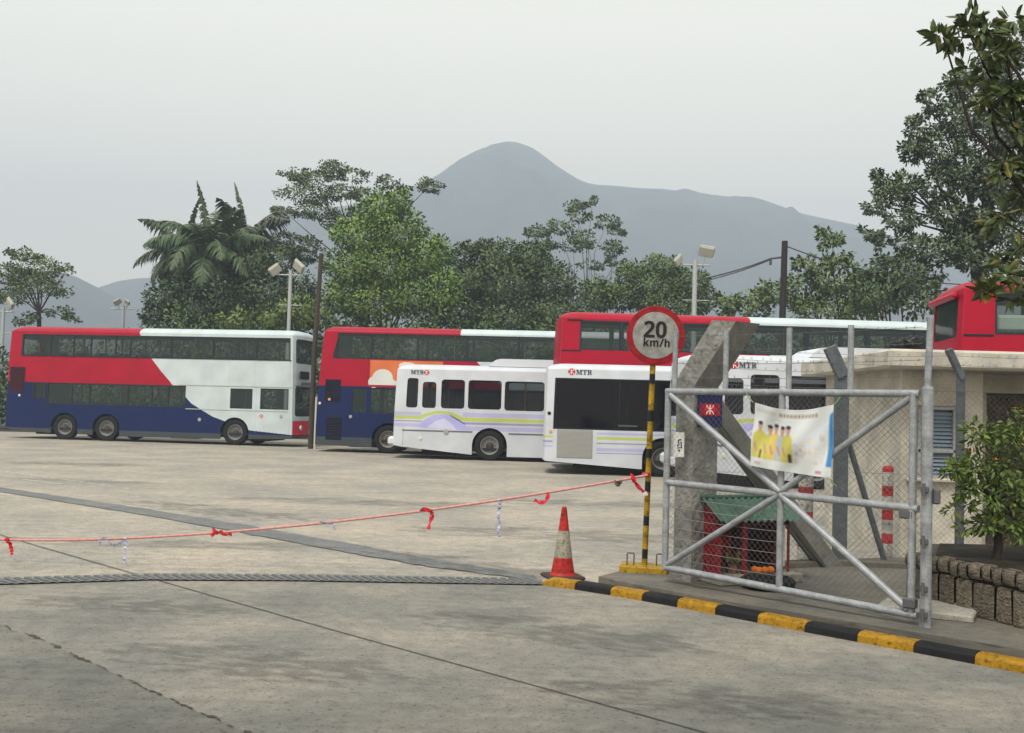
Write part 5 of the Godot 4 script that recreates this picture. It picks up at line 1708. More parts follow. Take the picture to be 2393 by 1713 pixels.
# blobs: [x, y, z, rx, ry, rz] about the base. Leaves sit in clumps spread through each blob.
func crown(mb: MB, blobs: Array, density: float, size: float, col: Color, clump := 0.42, fill := 1.0, yellow := 0.08, droop := 0.2, flat_k := 0.75) -> void:
	mb.colored = true
	for b in blobs:
		var c := Vector3(b[0], b[1], b[2])
		var r := Vector3(b[3], b[4], b[5])
		var area := r.x * r.y
		var n := maxi(3, int(area * density / (size * size) * 0.9))
		for k in n:
			var q := ball()
			q = q.normalized() * pow(q.length(), 0.5) * 0.86
			var cc := c + q * r
			var cr := (r.x + r.y + r.z) / 3.0 * clump * rng.randf_range(0.55, 1.15)
			var tone := rng.randf_range(0.8, 1.2)
			var m := int(26 * fill * rng.randf_range(0.7, 1.3))
			for i in m:
				var e := ball()
				var dir := (e * 0.9 + q * 0.5 + Vector3(rng.randf() - 0.5, rng.randf() - 0.5 - droop, rng.randf() - 0.5)).normalized()
				var sh := tone * rng.randf_range(0.82, 1.18)
				var cl := Color(col.r * sh, col.g * sh, col.b * sh)
				if rng.randf() < yellow: cl = Color(col.r * 2.0 * sh, col.g * 1.35 * sh, col.b * 0.8)
				leaf(mb, cc + e * Vector3(cr, cr * flat_k, cr), dir, size * rng.randf_range(0.7, 1.35), cl, (e * 0.6 + q + Vector3(0, 0.35, 0)).normalized())

func limbs(mb: MB, base: Vector3, fork: Vector3, blobs: Array, r: float) -> void:
	var pts := []
	for i in 5:
		var t := i / 4.0
		pts.append(base.lerp(fork, t) + Vector3(sin(t * 4.0) * r * 0.8, 0, cos(t * 3.0) * r * 0.5 - r * 0.5))
	mb.tube(pts, r, r * 0.72, 10)
	for b in blobs:
		var c := Vector3(b[0], b[1], b[2])
		var far := fork.distance_to(c)
		var k1 := fork.lerp(c, 0.33) + Vector3(rng.randf_range(-0.06, 0.06), rng.randf_range(-0.02, 0.12), rng.randf_range(-0.06, 0.06)) * far
		var k2 := fork.lerp(c, 0.7) + Vector3(rng.randf_range(-0.07, 0.07), rng.randf_range(-0.02, 0.08), rng.randf_range(-0.07, 0.07)) * far
		mb.tube([fork - Vector3(0, r, 0), k1, k2, c], r * 0.30, r * 0.06, 6, false)

func tree(called: String, label: String, at: Vector3, fork_y: float, blobs: Array, r: float, density: float, size: float, col: Color, opt := {}) -> Node3D:
	var t := thing(called, label, opt.get("category", "tree"), at, 0.0, opt.get("group", "trees behind the yard"))
	var bl := []
	for b in blobs: bl.append([b[0] - at.x, b[1] - at.y, b[2] - at.z, b[3], b[4], b[5]])
	var tr := MB.new()
	var fork := Vector3(opt.get("lean", 0.0), fork_y, 0)
	limbs(tr, Vector3.ZERO, fork, bl, r)
	part("trunk", tr, mat("bark", Color(0.055, 0.047, 0.04), 0.95, 0.0, mottle("grit", 256, 3, 0.02, 0.2, 0.25, 0.2, 0.3), 1.0), t)
	var cr := MB.new()
	big_leaf = opt.get("big", false)
	crown(cr, bl, density, size, col, opt.get("clump", 0.42), opt.get("fill", 1.0), opt.get("yellow", 0.08), opt.get("droop", 0.2), opt.get("flat", 0.75))
	big_leaf = false
	part("crown", cr, vmat("leaf", 0.55, Color(0.35, 0.35, 0.35)), t)
	return t

func palm(label: String, at: Vector3, h: float, reach: float, fronds: int, col: Color) -> void:
	var p := thing("palm_tree", label, "palm", at, 0.0, "royal palms")
	var tr := MB.new()
	tr.tube([Vector3(0, 0, 0), Vector3(0.05, h * 0.4, 0), Vector3(0.0, h - 1.1, 0)], 0.26, 0.19, 12)
	part("trunk", tr, mat("palm_bark", Color(0.16, 0.14, 0.12), 0.9, 0.0, mottle("grit", 256, 3, 0.02, 0.2, 0.25, 0.2, 0.3), 1.0), p)
	var sh := MB.new()
	sh.tube([Vector3(0, h - 1.15, 0), Vector3(0, h - 0.4, 0), Vector3(0, h + 0.35, 0)], 0.21, 0.12, 12)
	part("crownshaft", sh, mat("crownshaft", Color(0.16, 0.20, 0.06), 0.5), p)
	for i in fronds:
		var az := TAU * (i * 0.381966) + at.x
		var up := lerpf(1.25, -0.95, pow(float(i) / fronds, 0.75)) if i > 0 else 1.4      # first fronds stand up, last hang
		var dirh := Vector3(cos(az), 0, sin(az))
		var mb := MB.new()
		mb.colored = true
		var bend := rng.randf_range(-0.015, 0.03)
		var pts := []
		var pos := Vector3(0, h + 0.1, 0)
		var ang := up
		var n := 14
		for k in n + 1:
			pts.append(pos)
			pos += (dirh * cos(ang) + Vector3.UP * sin(ang)) * reach / n
			ang -= (0.02 if i < 1 else 0.055 + 0.07 * (1.0 - up / 1.4) + bend) * (0.5 + float(k) / n)
		mb.col = Color(0.16, 0.15, 0.05)
		mb.tube(pts, 0.035, 0.008, 5, false)
		for k in range(1, n + 1):
			for sub in 5:
				var t := (k - 1 + sub / 5.0) / n
				var b: Vector3 = pts[k - 1].lerp(pts[k], sub / 5.0)
				var ax: Vector3 = (pts[k] - pts[k - 1]).normalized()
				var ll := reach * 0.27 * sin(PI * clampf(t * 0.85 + 0.12, 0.0, 1.0)) * rng.randf_range(0.8, 1.15) * (0.45 if i < 1 else 1.0)
				for s in [-1.0, 1.0]:
					var sd: Vector3 = ax.cross(Vector3.UP).normalized() * s
					if sd.length() < 0.1: sd = Vector3(-dirh.z, 0, dirh.x) * s
					var d: Vector3 = (sd * 0.85 + ax * 0.45 + Vector3(0, rng.randf_range(-1.0, 0.0), 0)).normalized()
					var wv := ax * 0.045
					var q := rng.randf_range(0.6, 1.35)
					mb.col = Color(col.r * q, col.g * q, col.b * q)
					var m2: Vector3 = b + d * ll * 0.55
					var tip: Vector3 = b + d * ll + Vector3(0, -ll * 0.28, 0)
					mb.tri(b - wv, b + wv, m2 + wv * 1.3)
					mb.tri(b - wv, m2 + wv * 1.3, m2 - wv * 1.3)
					mb.tri(m2 - wv * 1.3, m2 + wv * 1.3, tip)
		part("frond", mb, vmat("leaf", 0.55, Color(0.35, 0.35, 0.35)), p)

func trees() -> void:
	tree("broadleaf_tree", "open-crowned tree at the left edge above the first double-decker's rear", Vector3(-26.65, 0.00, -60.00), 6.50, [[-27.55,9.52,-60.00,0.96,0.38,0.77], [-28.40,9.64,-60.00,0.48,0.29,0.38], [-28.22,8.49,-60.00,1.08,0.58,0.86], [-26.55,8.82,-60.00,1.44,0.58,1.15], [-26.07,9.09,-62.00,0.69,0.22,0.56], [-28.29,7.28,-60.00,1.08,0.53,0.86], [-26.63,7.75,-60.00,1.80,0.48,1.44], [-25.48,6.38,-60.00,0.84,0.34,0.67], [-24.75,6.11,-60.00,0.53,0.22,0.42], [-27.39,5.97,-60.00,0.82,0.34,0.65], [-28.16,8.49,-62.00,1.24,0.62,0.99]], 0.16, 1.25, 0.150, Color(.07,.115,.03), {"clump":0.45,"flat":0.5})
	palm("foremost royal palm with upright spear leaf in the palm group", Vector3(-16.62, 0.00, -58.00), 9.82, 3.7, 34, Color(.045,.085,.03))
	palm("left palm of the group, fronds drooping over a bare brown trunk", Vector3(-18.63, 0.00, -60.00), 9.94, 3.2, 24, Color(.045,.07,.035))
	palm("right palm of the group, half merged with the tree beside it", Vector3(-15.41, 0.00, -61.00), 10.91, 3.4, 24, Color(.06,.075,.045))
	tree("dark_tree", "dense dark green tree below the left palm", Vector3(-17.43, 0.00, -56.50), 3.00, [[-18.49,7.16,-56.50,1.08,0.86,0.87], [-18.79,6.13,-56.50,0.90,0.68,0.72], [-17.03,7.66,-56.50,1.13,0.90,0.90], [-17.21,6.40,-56.50,1.58,0.90,1.27], [-15.65,7.01,-56.50,1.13,1.13,1.13]], 0.20, 2.00, 0.170, Color(.034,.068,.024), {})
	tree("dark_tree", "dense dark green tree right of the palms, behind two floodlight masts", Vector3(-13.61, 0.00, -57.50), 3.00, [[-14.78,7.37,-57.50,1.38,1.15,1.15], [-13.17,7.64,-57.50,1.38,1.38,1.38], [-13.91,9.01,-57.50,1.15,1.03,1.03], [-12.54,9.28,-57.50,1.03,0.92,0.92], [-15.20,6.20,-57.50,1.61,0.80,1.29], [-12.90,6.38,-57.50,1.84,0.92,1.47], [-11.55,7.45,-57.50,0.92,1.38,1.38]], 0.20, 2.00, 0.170, Color(.045,.082,.024), {})
	tree("shrub", "bright green shrub showing over the left double-decker's white roof", Vector3(-11.70, 0.00, -54.00), 1.50, [[-13.84,5.83,-54.00,1.08,0.54,0.86], [-12.11,6.09,-54.00,1.08,0.60,0.86], [-10.82,6.34,-54.00,1.08,0.86,0.86], [-9.84,6.04,-54.00,0.65,0.65,0.65]], 0.10, 1.40, 0.200, Color(.10,.155,.03), {})
	tree("tall_tree", "tall tree with flat layered leaf tiers left of the mountain peak", Vector3(-8.62, 0.00, -63.00), 8.50, [[-11.01,15.56,-63.00,1.13,0.50,0.91], [-13.15,15.17,-63.00,1.06,0.35,0.85], [-12.00,14.90,-63.00,1.51,0.45,1.21], [-9.73,15.21,-63.00,1.01,0.38,0.81], [-12.35,13.99,-63.00,2.02,0.45,1.61], [-10.33,14.17,-63.00,1.26,0.45,1.01], [-13.71,12.94,-63.00,0.88,0.38,0.71], [-11.81,12.99,-63.00,1.76,0.38,1.41], [-8.80,14.09,-63.00,0.96,0.55,0.77], [-7.68,14.88,-63.00,0.71,0.45,0.56], [-5.14,14.77,-63.00,0.91,0.50,0.73], [-6.65,14.40,-63.00,0.63,0.35,0.50], [-13.65,11.28,-63.00,0.96,0.50,0.77], [-12.25,11.06,-63.00,0.96,0.45,0.77], [-12.73,10.29,-63.00,1.26,0.50,1.01], [-10.27,12.52,-63.00,1.39,0.55,1.11], [-9.02,12.93,-63.00,1.13,0.63,0.91]], 0.20, 1.30, 0.150, Color(.062,.10,.032), {"clump":0.4,"fill":1.1,"flat":0.4})
	tree("green_tree", "bright yellow-green tree under the layered tall tree", Vector3(-6.77, 0.00, -56.00), 4.00, [[-7.12,11.93,-56.00,1.23,1.01,1.01], [-6.24,12.41,-56.00,0.78,0.63,0.63], [-7.98,10.55,-56.00,1.79,1.01,1.43], [-6.18,10.71,-56.00,1.57,1.34,1.34], [-8.61,8.95,-56.00,1.57,1.01,1.25], [-6.81,9.00,-56.00,2.02,1.34,1.61], [-4.91,9.50,-56.00,1.34,1.12,1.12], [-4.11,10.19,-59.00,0.83,0.94,0.94], [-9.00,7.36,-56.00,1.23,1.01,1.01], [-7.43,7.18,-56.00,1.79,1.12,1.43], [-5.41,7.46,-56.00,1.79,1.12,1.43], [-3.84,7.72,-56.00,1.12,1.34,1.34]], 0.22, 2.00, 0.170, Color(.105,.19,.026), {})
	tree("dark_tree", "wide dark green tree in the middle, right of the bright one", Vector3(-0.99, 0.00, -58.00), 3.50, [[-2.75,9.84,-58.00,0.70,0.81,0.81], [-2.37,8.45,-58.00,1.39,1.16,1.16], [-0.77,9.89,-58.00,1.39,0.93,1.11], [-0.50,8.50,-58.00,2.09,1.39,1.67], [0.86,9.70,-58.00,1.16,1.04,1.04], [2.06,8.56,-58.00,1.39,1.16,1.16], [-2.79,6.80,-58.00,1.86,1.04,1.48], [-0.45,6.63,-58.00,2.55,1.04,2.04], [2.10,6.93,-58.00,2.09,1.04,1.67], [-1.72,10.45,-58.00,0.58,0.42,0.46]], 0.25, 2.10, 0.170, Color(.048,.088,.022), {"yellow":0.14})
	tree("slender_tree", "slender sparse tree in front of the mountain's right shoulder", Vector3(4.72, 0.00, -66.00), 6.00, [[3.55,14.40,-66.00,0.84,0.42,0.68], [4.74,14.64,-66.00,0.58,0.32,0.46], [3.83,13.68,-66.00,0.92,0.37,0.74], [2.65,12.98,-66.00,1.11,0.42,0.89], [4.39,12.36,-66.00,1.19,0.37,0.95], [5.70,13.33,-66.00,0.95,0.42,0.76], [6.25,12.68,-66.00,0.53,0.48,0.48], [3.61,11.81,-66.00,1.32,0.32,1.06], [6.00,11.74,-66.00,0.84,0.53,0.68], [6.28,10.95,-66.00,0.66,0.42,0.53], [4.70,10.64,-66.00,0.95,0.26,0.76], [1.33,12.68,-66.00,0.95,0.48,0.76], [1.75,11.89,-66.00,0.79,0.37,0.63]], 0.11, 1.30, 0.160, Color(.07,.115,.04), {"clump":0.42,"flat":0.45})
	tree("round_tree", "rounded green tree below the floodlight lamps at right", Vector3(8.32, 0.00, -60.00), 3.00, [[6.69,9.40,-60.00,0.96,0.67,0.77], [8.25,9.81,-60.00,1.20,0.67,0.96], [7.91,8.71,-60.00,1.92,0.96,1.54], [9.84,8.88,-60.00,1.20,0.96,0.96], [6.00,8.18,-60.00,1.44,0.84,1.15], [10.58,8.05,-60.00,0.96,0.84,0.84], [8.66,7.76,-60.00,2.40,0.72,1.92], [4.67,8.14,-60.00,1.20,0.96,0.96]], 0.18, 2.10, 0.160, Color(.065,.115,.024), {"yellow":0.14})
	tree("green_bush", "low olive bush left of the dark utility pole", Vector3(11.16, 0.00, -52.00), 1.20, [[10.42,7.03,-52.00,0.83,0.46,0.67], [11.67,7.27,-52.00,1.04,0.54,0.83], [12.50,7.71,-52.00,0.83,0.62,0.67], [11.26,6.74,-52.00,1.46,0.46,1.16]], 0.12, 1.50, 0.200, Color(.08,.125,.03), {})
	tree("green_tree", "ragged olive tree right of the dark utility pole", Vector3(14.52, 0.00, -48.00), 3.00, [[14.30,9.75,-48.00,0.67,0.42,0.54], [14.40,9.07,-48.00,0.77,0.67,0.67], [13.25,8.46,-48.00,0.77,0.48,0.61], [14.42,7.91,-48.00,1.54,0.86,1.23], [13.08,7.29,-48.00,1.34,0.86,1.08], [15.78,7.17,-48.00,1.34,0.96,1.08], [14.44,6.55,-48.00,2.30,0.67,1.84], [13.81,10.22,-48.00,0.23,0.31,0.31]], 0.20, 1.40, 0.200, Color(.08,.125,.034), {"clump":0.36})
	tree("dark_tree", "dark shrubby tree between the ragged one and the rightmost double-decker", Vector3(16.13, 0.00, -45.00), 3.00, [[15.50,8.12,-45.00,0.72,0.72,0.72], [16.41,7.78,-45.00,1.08,0.90,0.90], [15.52,6.85,-45.00,1.26,0.81,1.01], [16.96,6.70,-45.00,1.26,0.72,1.01], [15.12,9.56,-45.00,0.54,0.40,0.43], [15.40,9.02,-45.00,0.45,0.36,0.36]], 0.20, 1.50, 0.200, Color(.045,.08,.024), {})
	tree("feathery_tree", "big feathery grey-green tree filling the upper right", Vector3(14.46, 0.00, -33.00), 7.00, [[11.33,9.21,-33.00,0.34,0.29,0.29], [11.60,8.68,-33.00,0.59,0.40,0.48], [11.21,8.27,-33.00,0.50,0.33,0.40], [12.01,7.89,-33.00,0.63,0.46,0.51], [12.29,7.10,-33.00,0.63,0.40,0.51], [12.51,10.72,-33.00,0.46,0.46,0.46], [12.90,11.54,-33.00,0.42,0.40,0.40], [12.64,11.40,-33.00,0.13,0.53,0.53], [12.39,10.05,-33.00,0.59,0.40,0.48], [13.18,10.07,-33.00,0.79,0.66,0.66], [13.06,8.99,-33.00,0.66,0.53,0.53], [13.84,11.03,-33.00,0.79,0.66,0.66], [13.99,9.42,-33.00,0.79,0.79,0.79], [13.47,8.06,-33.00,0.79,0.59,0.63], [13.09,6.85,-33.00,0.79,0.46,0.63], [14.91,10.78,-33.00,0.92,0.92,0.92], [14.92,9.17,-33.00,0.92,0.92,0.92], [14.54,7.82,-33.00,0.92,0.66,0.74], [14.28,6.75,-33.00,0.92,0.46,0.74], [15.60,7.58,-33.00,0.66,0.92,0.92], [15.22,6.24,-33.00,0.79,0.46,0.63], [13.70,12.10,-33.00,0.53,0.53,0.53], [14.50,12.12,-33.00,0.79,0.66,0.66], [15.56,12.56,-33.00,0.79,0.79,0.79], [15.71,10.81,-33.00,0.79,1.06,1.06], [15.72,9.06,-33.00,0.79,1.06,1.06], [14.62,13.21,-33.00,0.53,0.53,0.53], [15.42,13.63,-33.00,0.53,0.53,0.53], [13.88,7.27,-33.00,0.79,0.66,0.66], [12.56,6.17,-33.00,0.79,0.53,0.63], [12.00,8.83,-33.00,0.53,0.53,0.53]], 0.22, 1.80, 0.120, Color(.07,.10,.05), {"clump":0.32,"fill":1.0,"yellow":0.03})
	tree("glossy_tree", "nearest broad-leaved tree reaching in from the right edge with large leaves", Vector3(5.19, 0.00, -9.50), 2.60, [[4.28,5.33,-9.50,0.21,0.17,0.17], [4.05,5.36,-9.50,0.13,0.10,0.11], [3.80,5.13,-9.50,0.10,0.08,0.08], [4.05,5.13,-9.50,0.17,0.13,0.14], [4.29,4.98,-9.50,0.23,0.15,0.18], [4.13,4.78,-9.50,0.19,0.13,0.15], [4.40,4.63,-9.50,0.19,0.23,0.23], [4.21,4.55,-9.50,0.15,0.11,0.12], [4.45,4.20,-9.50,0.17,0.23,0.23], [4.29,4.01,-9.50,0.15,0.15,0.15], [4.49,3.78,-9.50,0.15,0.23,0.23], [4.38,3.47,-9.50,0.15,0.15,0.15], [4.49,3.16,-9.50,0.13,0.21,0.21], [4.32,2.97,-9.50,0.11,0.11,0.11], [4.21,2.81,-9.50,0.06,0.08,0.08], [4.53,2.82,-9.50,0.15,0.11,0.12], [4.86,5.19,-9.50,0.27,0.27,0.27], [5.17,4.88,-9.50,0.30,0.30,0.30], [4.87,4.49,-9.50,0.27,0.27,0.27], [5.25,4.22,-9.50,0.30,0.30,0.30], [4.87,3.83,-9.50,0.27,0.30,0.30], [5.33,3.65,-9.50,0.30,0.30,0.30], [5.56,4.66,-9.50,0.27,0.30,0.30], [4.95,3.21,-9.50,0.23,0.23,0.23]], 0.11, 2.60, 0.130, Color(.05,.075,.016), {"big":true,"clump":0.42,"fill":0.5,"yellow":0.12,"group":"trees beside the gateway"})
	tree("flowering_bush", "leafy bush with yellow flowers growing in the stone planter", Vector3(4.22, 0.47, -9.30), 0.55, [[4.02,1.52,-9.30,0.15,0.13,0.13], [4.23,1.60,-9.30,0.19,0.15,0.15], [4.43,1.71,-9.30,0.11,0.17,0.17], [3.97,1.29,-9.30,0.15,0.13,0.13], [4.19,1.34,-9.30,0.22,0.17,0.18], [4.39,1.42,-9.30,0.15,0.22,0.22], [3.93,1.11,-9.30,0.11,0.09,0.09], [4.12,1.08,-9.30,0.20,0.15,0.16], [4.34,1.04,-9.30,0.19,0.19,0.19], [4.27,0.82,-9.30,0.19,0.13,0.15], [3.84,1.22,-9.30,0.07,0.09,0.09], [3.92,0.94,-9.30,0.11,0.09,0.09], [4.07,0.76,-9.30,0.15,0.11,0.12], [4.45,0.79,-9.30,0.19,0.17,0.17], [4.60,1.20,-9.30,0.22,0.26,0.26], [4.64,0.83,-9.30,0.22,0.22,0.22]], 0.04, 1.20, 0.062, Color(.085,.13,.025), {"big":true,"clump":0.62,"fill":0.9,"yellow":0.05,"category":"bush","group":"bushes by the gateway"})
	tree("shade_tree", "spreading tree behind the photographer, out of frame, shading the forecourt", Vector3(-7.5, 0.0, 6.0), 4.5, [[-6.5,7.2,4.5,2.2,1.2,2.2],[-3.5,7.6,3.0,2.4,1.2,2.2],[-1.0,7.8,2.2,2.2,1.1,2.0],[1.6,8.0,2.4,2.2,1.1,2.0],[-4.6,7.2,0.6,2.0,1.0,1.8],[-2.0,7.6,-0.4,2.0,1.0,1.6],[0.6,8.0,-0.2,2.0,0.9,1.6],[-7.5,6.8,1.6,1.8,1.0,1.8],[3.8,8.0,1.6,1.8,0.9,1.6],[-3.0,8.0,5.6,2.4,1.2,2.2],[0.6,8.2,5.0,2.4,1.2,2.2]], 0.28, 1.6, 0.22, Color(.05,.08,.02), {"group": "trees beside the gateway"})
	var ug := MB.new()
	crown(ug, [[-34.31,2.24,-53.24,1.30,2.24,1.20], [-32.73,2.30,-52.63,1.30,2.30,1.20], [-32.28,2.47,-53.02,1.30,2.47,1.20], [-30.87,2.60,-53.44,1.30,2.60,1.20], [-29.00,2.18,-53.78,1.30,2.18,1.20], [-28.67,2.31,-54.24,1.30,2.31,1.20], [-27.07,2.39,-53.84,1.30,2.39,1.20], [-26.47,2.41,-53.68,1.30,2.41,1.20], [-25.04,1.82,-54.23,1.30,1.82,1.20], [-23.68,2.38,-54.26,1.30,2.38,1.20], [-22.24,2.54,-53.29,1.30,2.54,1.20], [-20.99,2.16,-54.37,1.30,2.16,1.20], [-19.75,1.88,-52.77,1.30,1.88,1.20], [-19.39,2.57,-53.37,1.30,2.57,1.20], [-17.75,2.04,-53.51,1.30,2.04,1.20], [-16.89,2.08,-53.67,1.30,2.08,1.20], [-15.50,2.52,-53.86,1.30,2.52,1.20], [-13.94,2.49,-54.48,1.30,2.49,1.20], [-13.09,1.93,-54.22,1.30,1.93,1.20], [-11.59,2.52,-53.64,1.30,2.52,1.20], [-10.74,1.97,-54.16,1.30,1.97,1.20], [-9.76,2.03,-52.63,1.30,2.03,1.20], [-8.28,2.59,-52.68,1.30,2.59,1.20], [-7.19,2.13,-52.80,1.30,2.13,1.20], [-6.65,2.42,-54.25,1.30,2.42,1.20], [-5.80,2.29,-52.59,1.30,2.29,1.20], [-3.84,2.06,-54.26,1.30,2.06,1.20], [-2.37,2.20,-54.50,1.30,2.20,1.20], [-2.03,1.86,-53.70,1.30,1.86,1.20], [-1.21,1.96,-53.32,1.30,1.96,1.20], [0.63,1.92,-52.58,1.30,1.92,1.20], [2.09,2.05,-54.42,1.30,2.05,1.20], [3.28,2.10,-53.42,1.30,2.10,1.20], [3.97,2.32,-53.69,1.30,2.32,1.20], [5.17,2.30,-54.38,1.30,2.30,1.20], [6.26,2.14,-53.94,1.30,2.14,1.20], [7.09,2.04,-54.46,1.30,2.04,1.20], [8.58,2.24,-52.52,1.30,2.24,1.20], [9.60,2.26,-52.54,1.30,2.26,1.20], [10.99,2.31,-52.62,1.30,2.31,1.20], [12.15,2.17,-53.86,1.30,2.17,1.20], [12.97,2.37,-53.98,1.30,2.37,1.20], [13.73,1.85,-53.85,1.30,1.85,1.20], [16.01,2.00,-53.41,1.30,2.00,1.20], [16.71,2.06,-53.23,1.30,2.06,1.20], [17.53,2.10,-53.69,1.30,2.10,1.20], [-18.70,4.71,-56.04,1.40,1.32,1.30], [-17.23,5.11,-55.12,1.40,1.43,1.30], [-15.80,4.56,-54.87,1.40,1.56,1.30], [-14.70,4.41,-55.14,1.40,1.50,1.30], [-13.37,4.78,-56.21,1.40,1.40,1.30], [-12.66,5.02,-56.27,1.40,1.57,1.30], [-11.57,4.43,-55.56,1.40,1.41,1.30], [-9.79,5.22,-54.87,1.40,1.47,1.30], [-8.59,5.01,-56.11,1.40,1.51,1.30], [-8.07,4.62,-56.09,1.40,1.46,1.30], [-6.65,4.76,-55.34,1.40,1.55,1.30], [-4.88,4.47,-54.51,1.40,1.87,1.30], [-3.72,5.39,-55.37,1.40,1.87,1.30], [-2.47,4.54,-55.99,1.40,1.80,1.30], [-1.54,4.87,-55.08,1.40,1.50,1.30], [-0.77,4.37,-55.68,1.40,1.47,1.30], [1.01,4.35,-56.31,1.40,1.72,1.30], [2.32,5.29,-56.30,1.40,1.65,1.30], [2.61,5.12,-54.84,1.40,1.48,1.30], [4.46,4.88,-55.33,1.40,1.86,1.30], [5.61,4.68,-55.00,1.40,1.82,1.30], [6.68,5.16,-55.20,1.40,1.42,1.30], [7.93,5.20,-54.84,1.40,1.78,1.30], [9.52,5.19,-56.15,1.40,1.30,1.30], [10.43,5.25,-54.60,1.40,1.46,1.30], [11.27,4.88,-55.35,1.40,1.58,1.30], [12.98,4.30,-54.61,1.40,1.38,1.30], [13.52,4.38,-56.45,1.40,1.81,1.30], [14.69,4.85,-55.13,1.40,1.49,1.30], [16.15,5.01,-55.67,1.40,1.52,1.30], [17.19,4.66,-54.75,1.40,1.63,1.30], [18.92,4.72,-54.66,1.40,1.41,1.30], [19.77,4.96,-56.07,1.40,1.53,1.30], [21.40,4.99,-55.36,1.40,1.52,1.30]], 1.0, 0.2, Color(.048,.09,.024), 0.4, 1.0)
	var uo := part("undergrowth", ug, vmat("leaf", 0.55, Color(0.35, 0.35, 0.35)), self)
	tag(uo, "continuous belt of green undergrowth behind the parked buses", "undergrowth")
	uo.set_meta("kind", "stuff")
	var bush := get_node("flowering_bush")
	for q in [Vector3(4.059,1.798,-8.620), Vector3(4.104,1.775,-8.620), Vector3(3.911,1.381,-8.620), Vector3(3.718,1.438,-8.620), Vector3(4.124,1.507,-8.620)]:
		var fb := MB.new()
		for i in 5:
			var a := TAU * i / 5
			var d := Vector3(cos(a), 0.35, sin(a)).normalized()
			var s := Vector3(-sin(a), 0, cos(a)) * 0.016
			fb.tri(Vector3.ZERO, d * 0.018 + s, d * 0.034)
			fb.tri(Vector3.ZERO, d * 0.034, d * 0.018 - s)
		part("flower", fb, mat("petal", Color(0.62, 0.34, 0.01), 0.5), bush, q - bush.position)

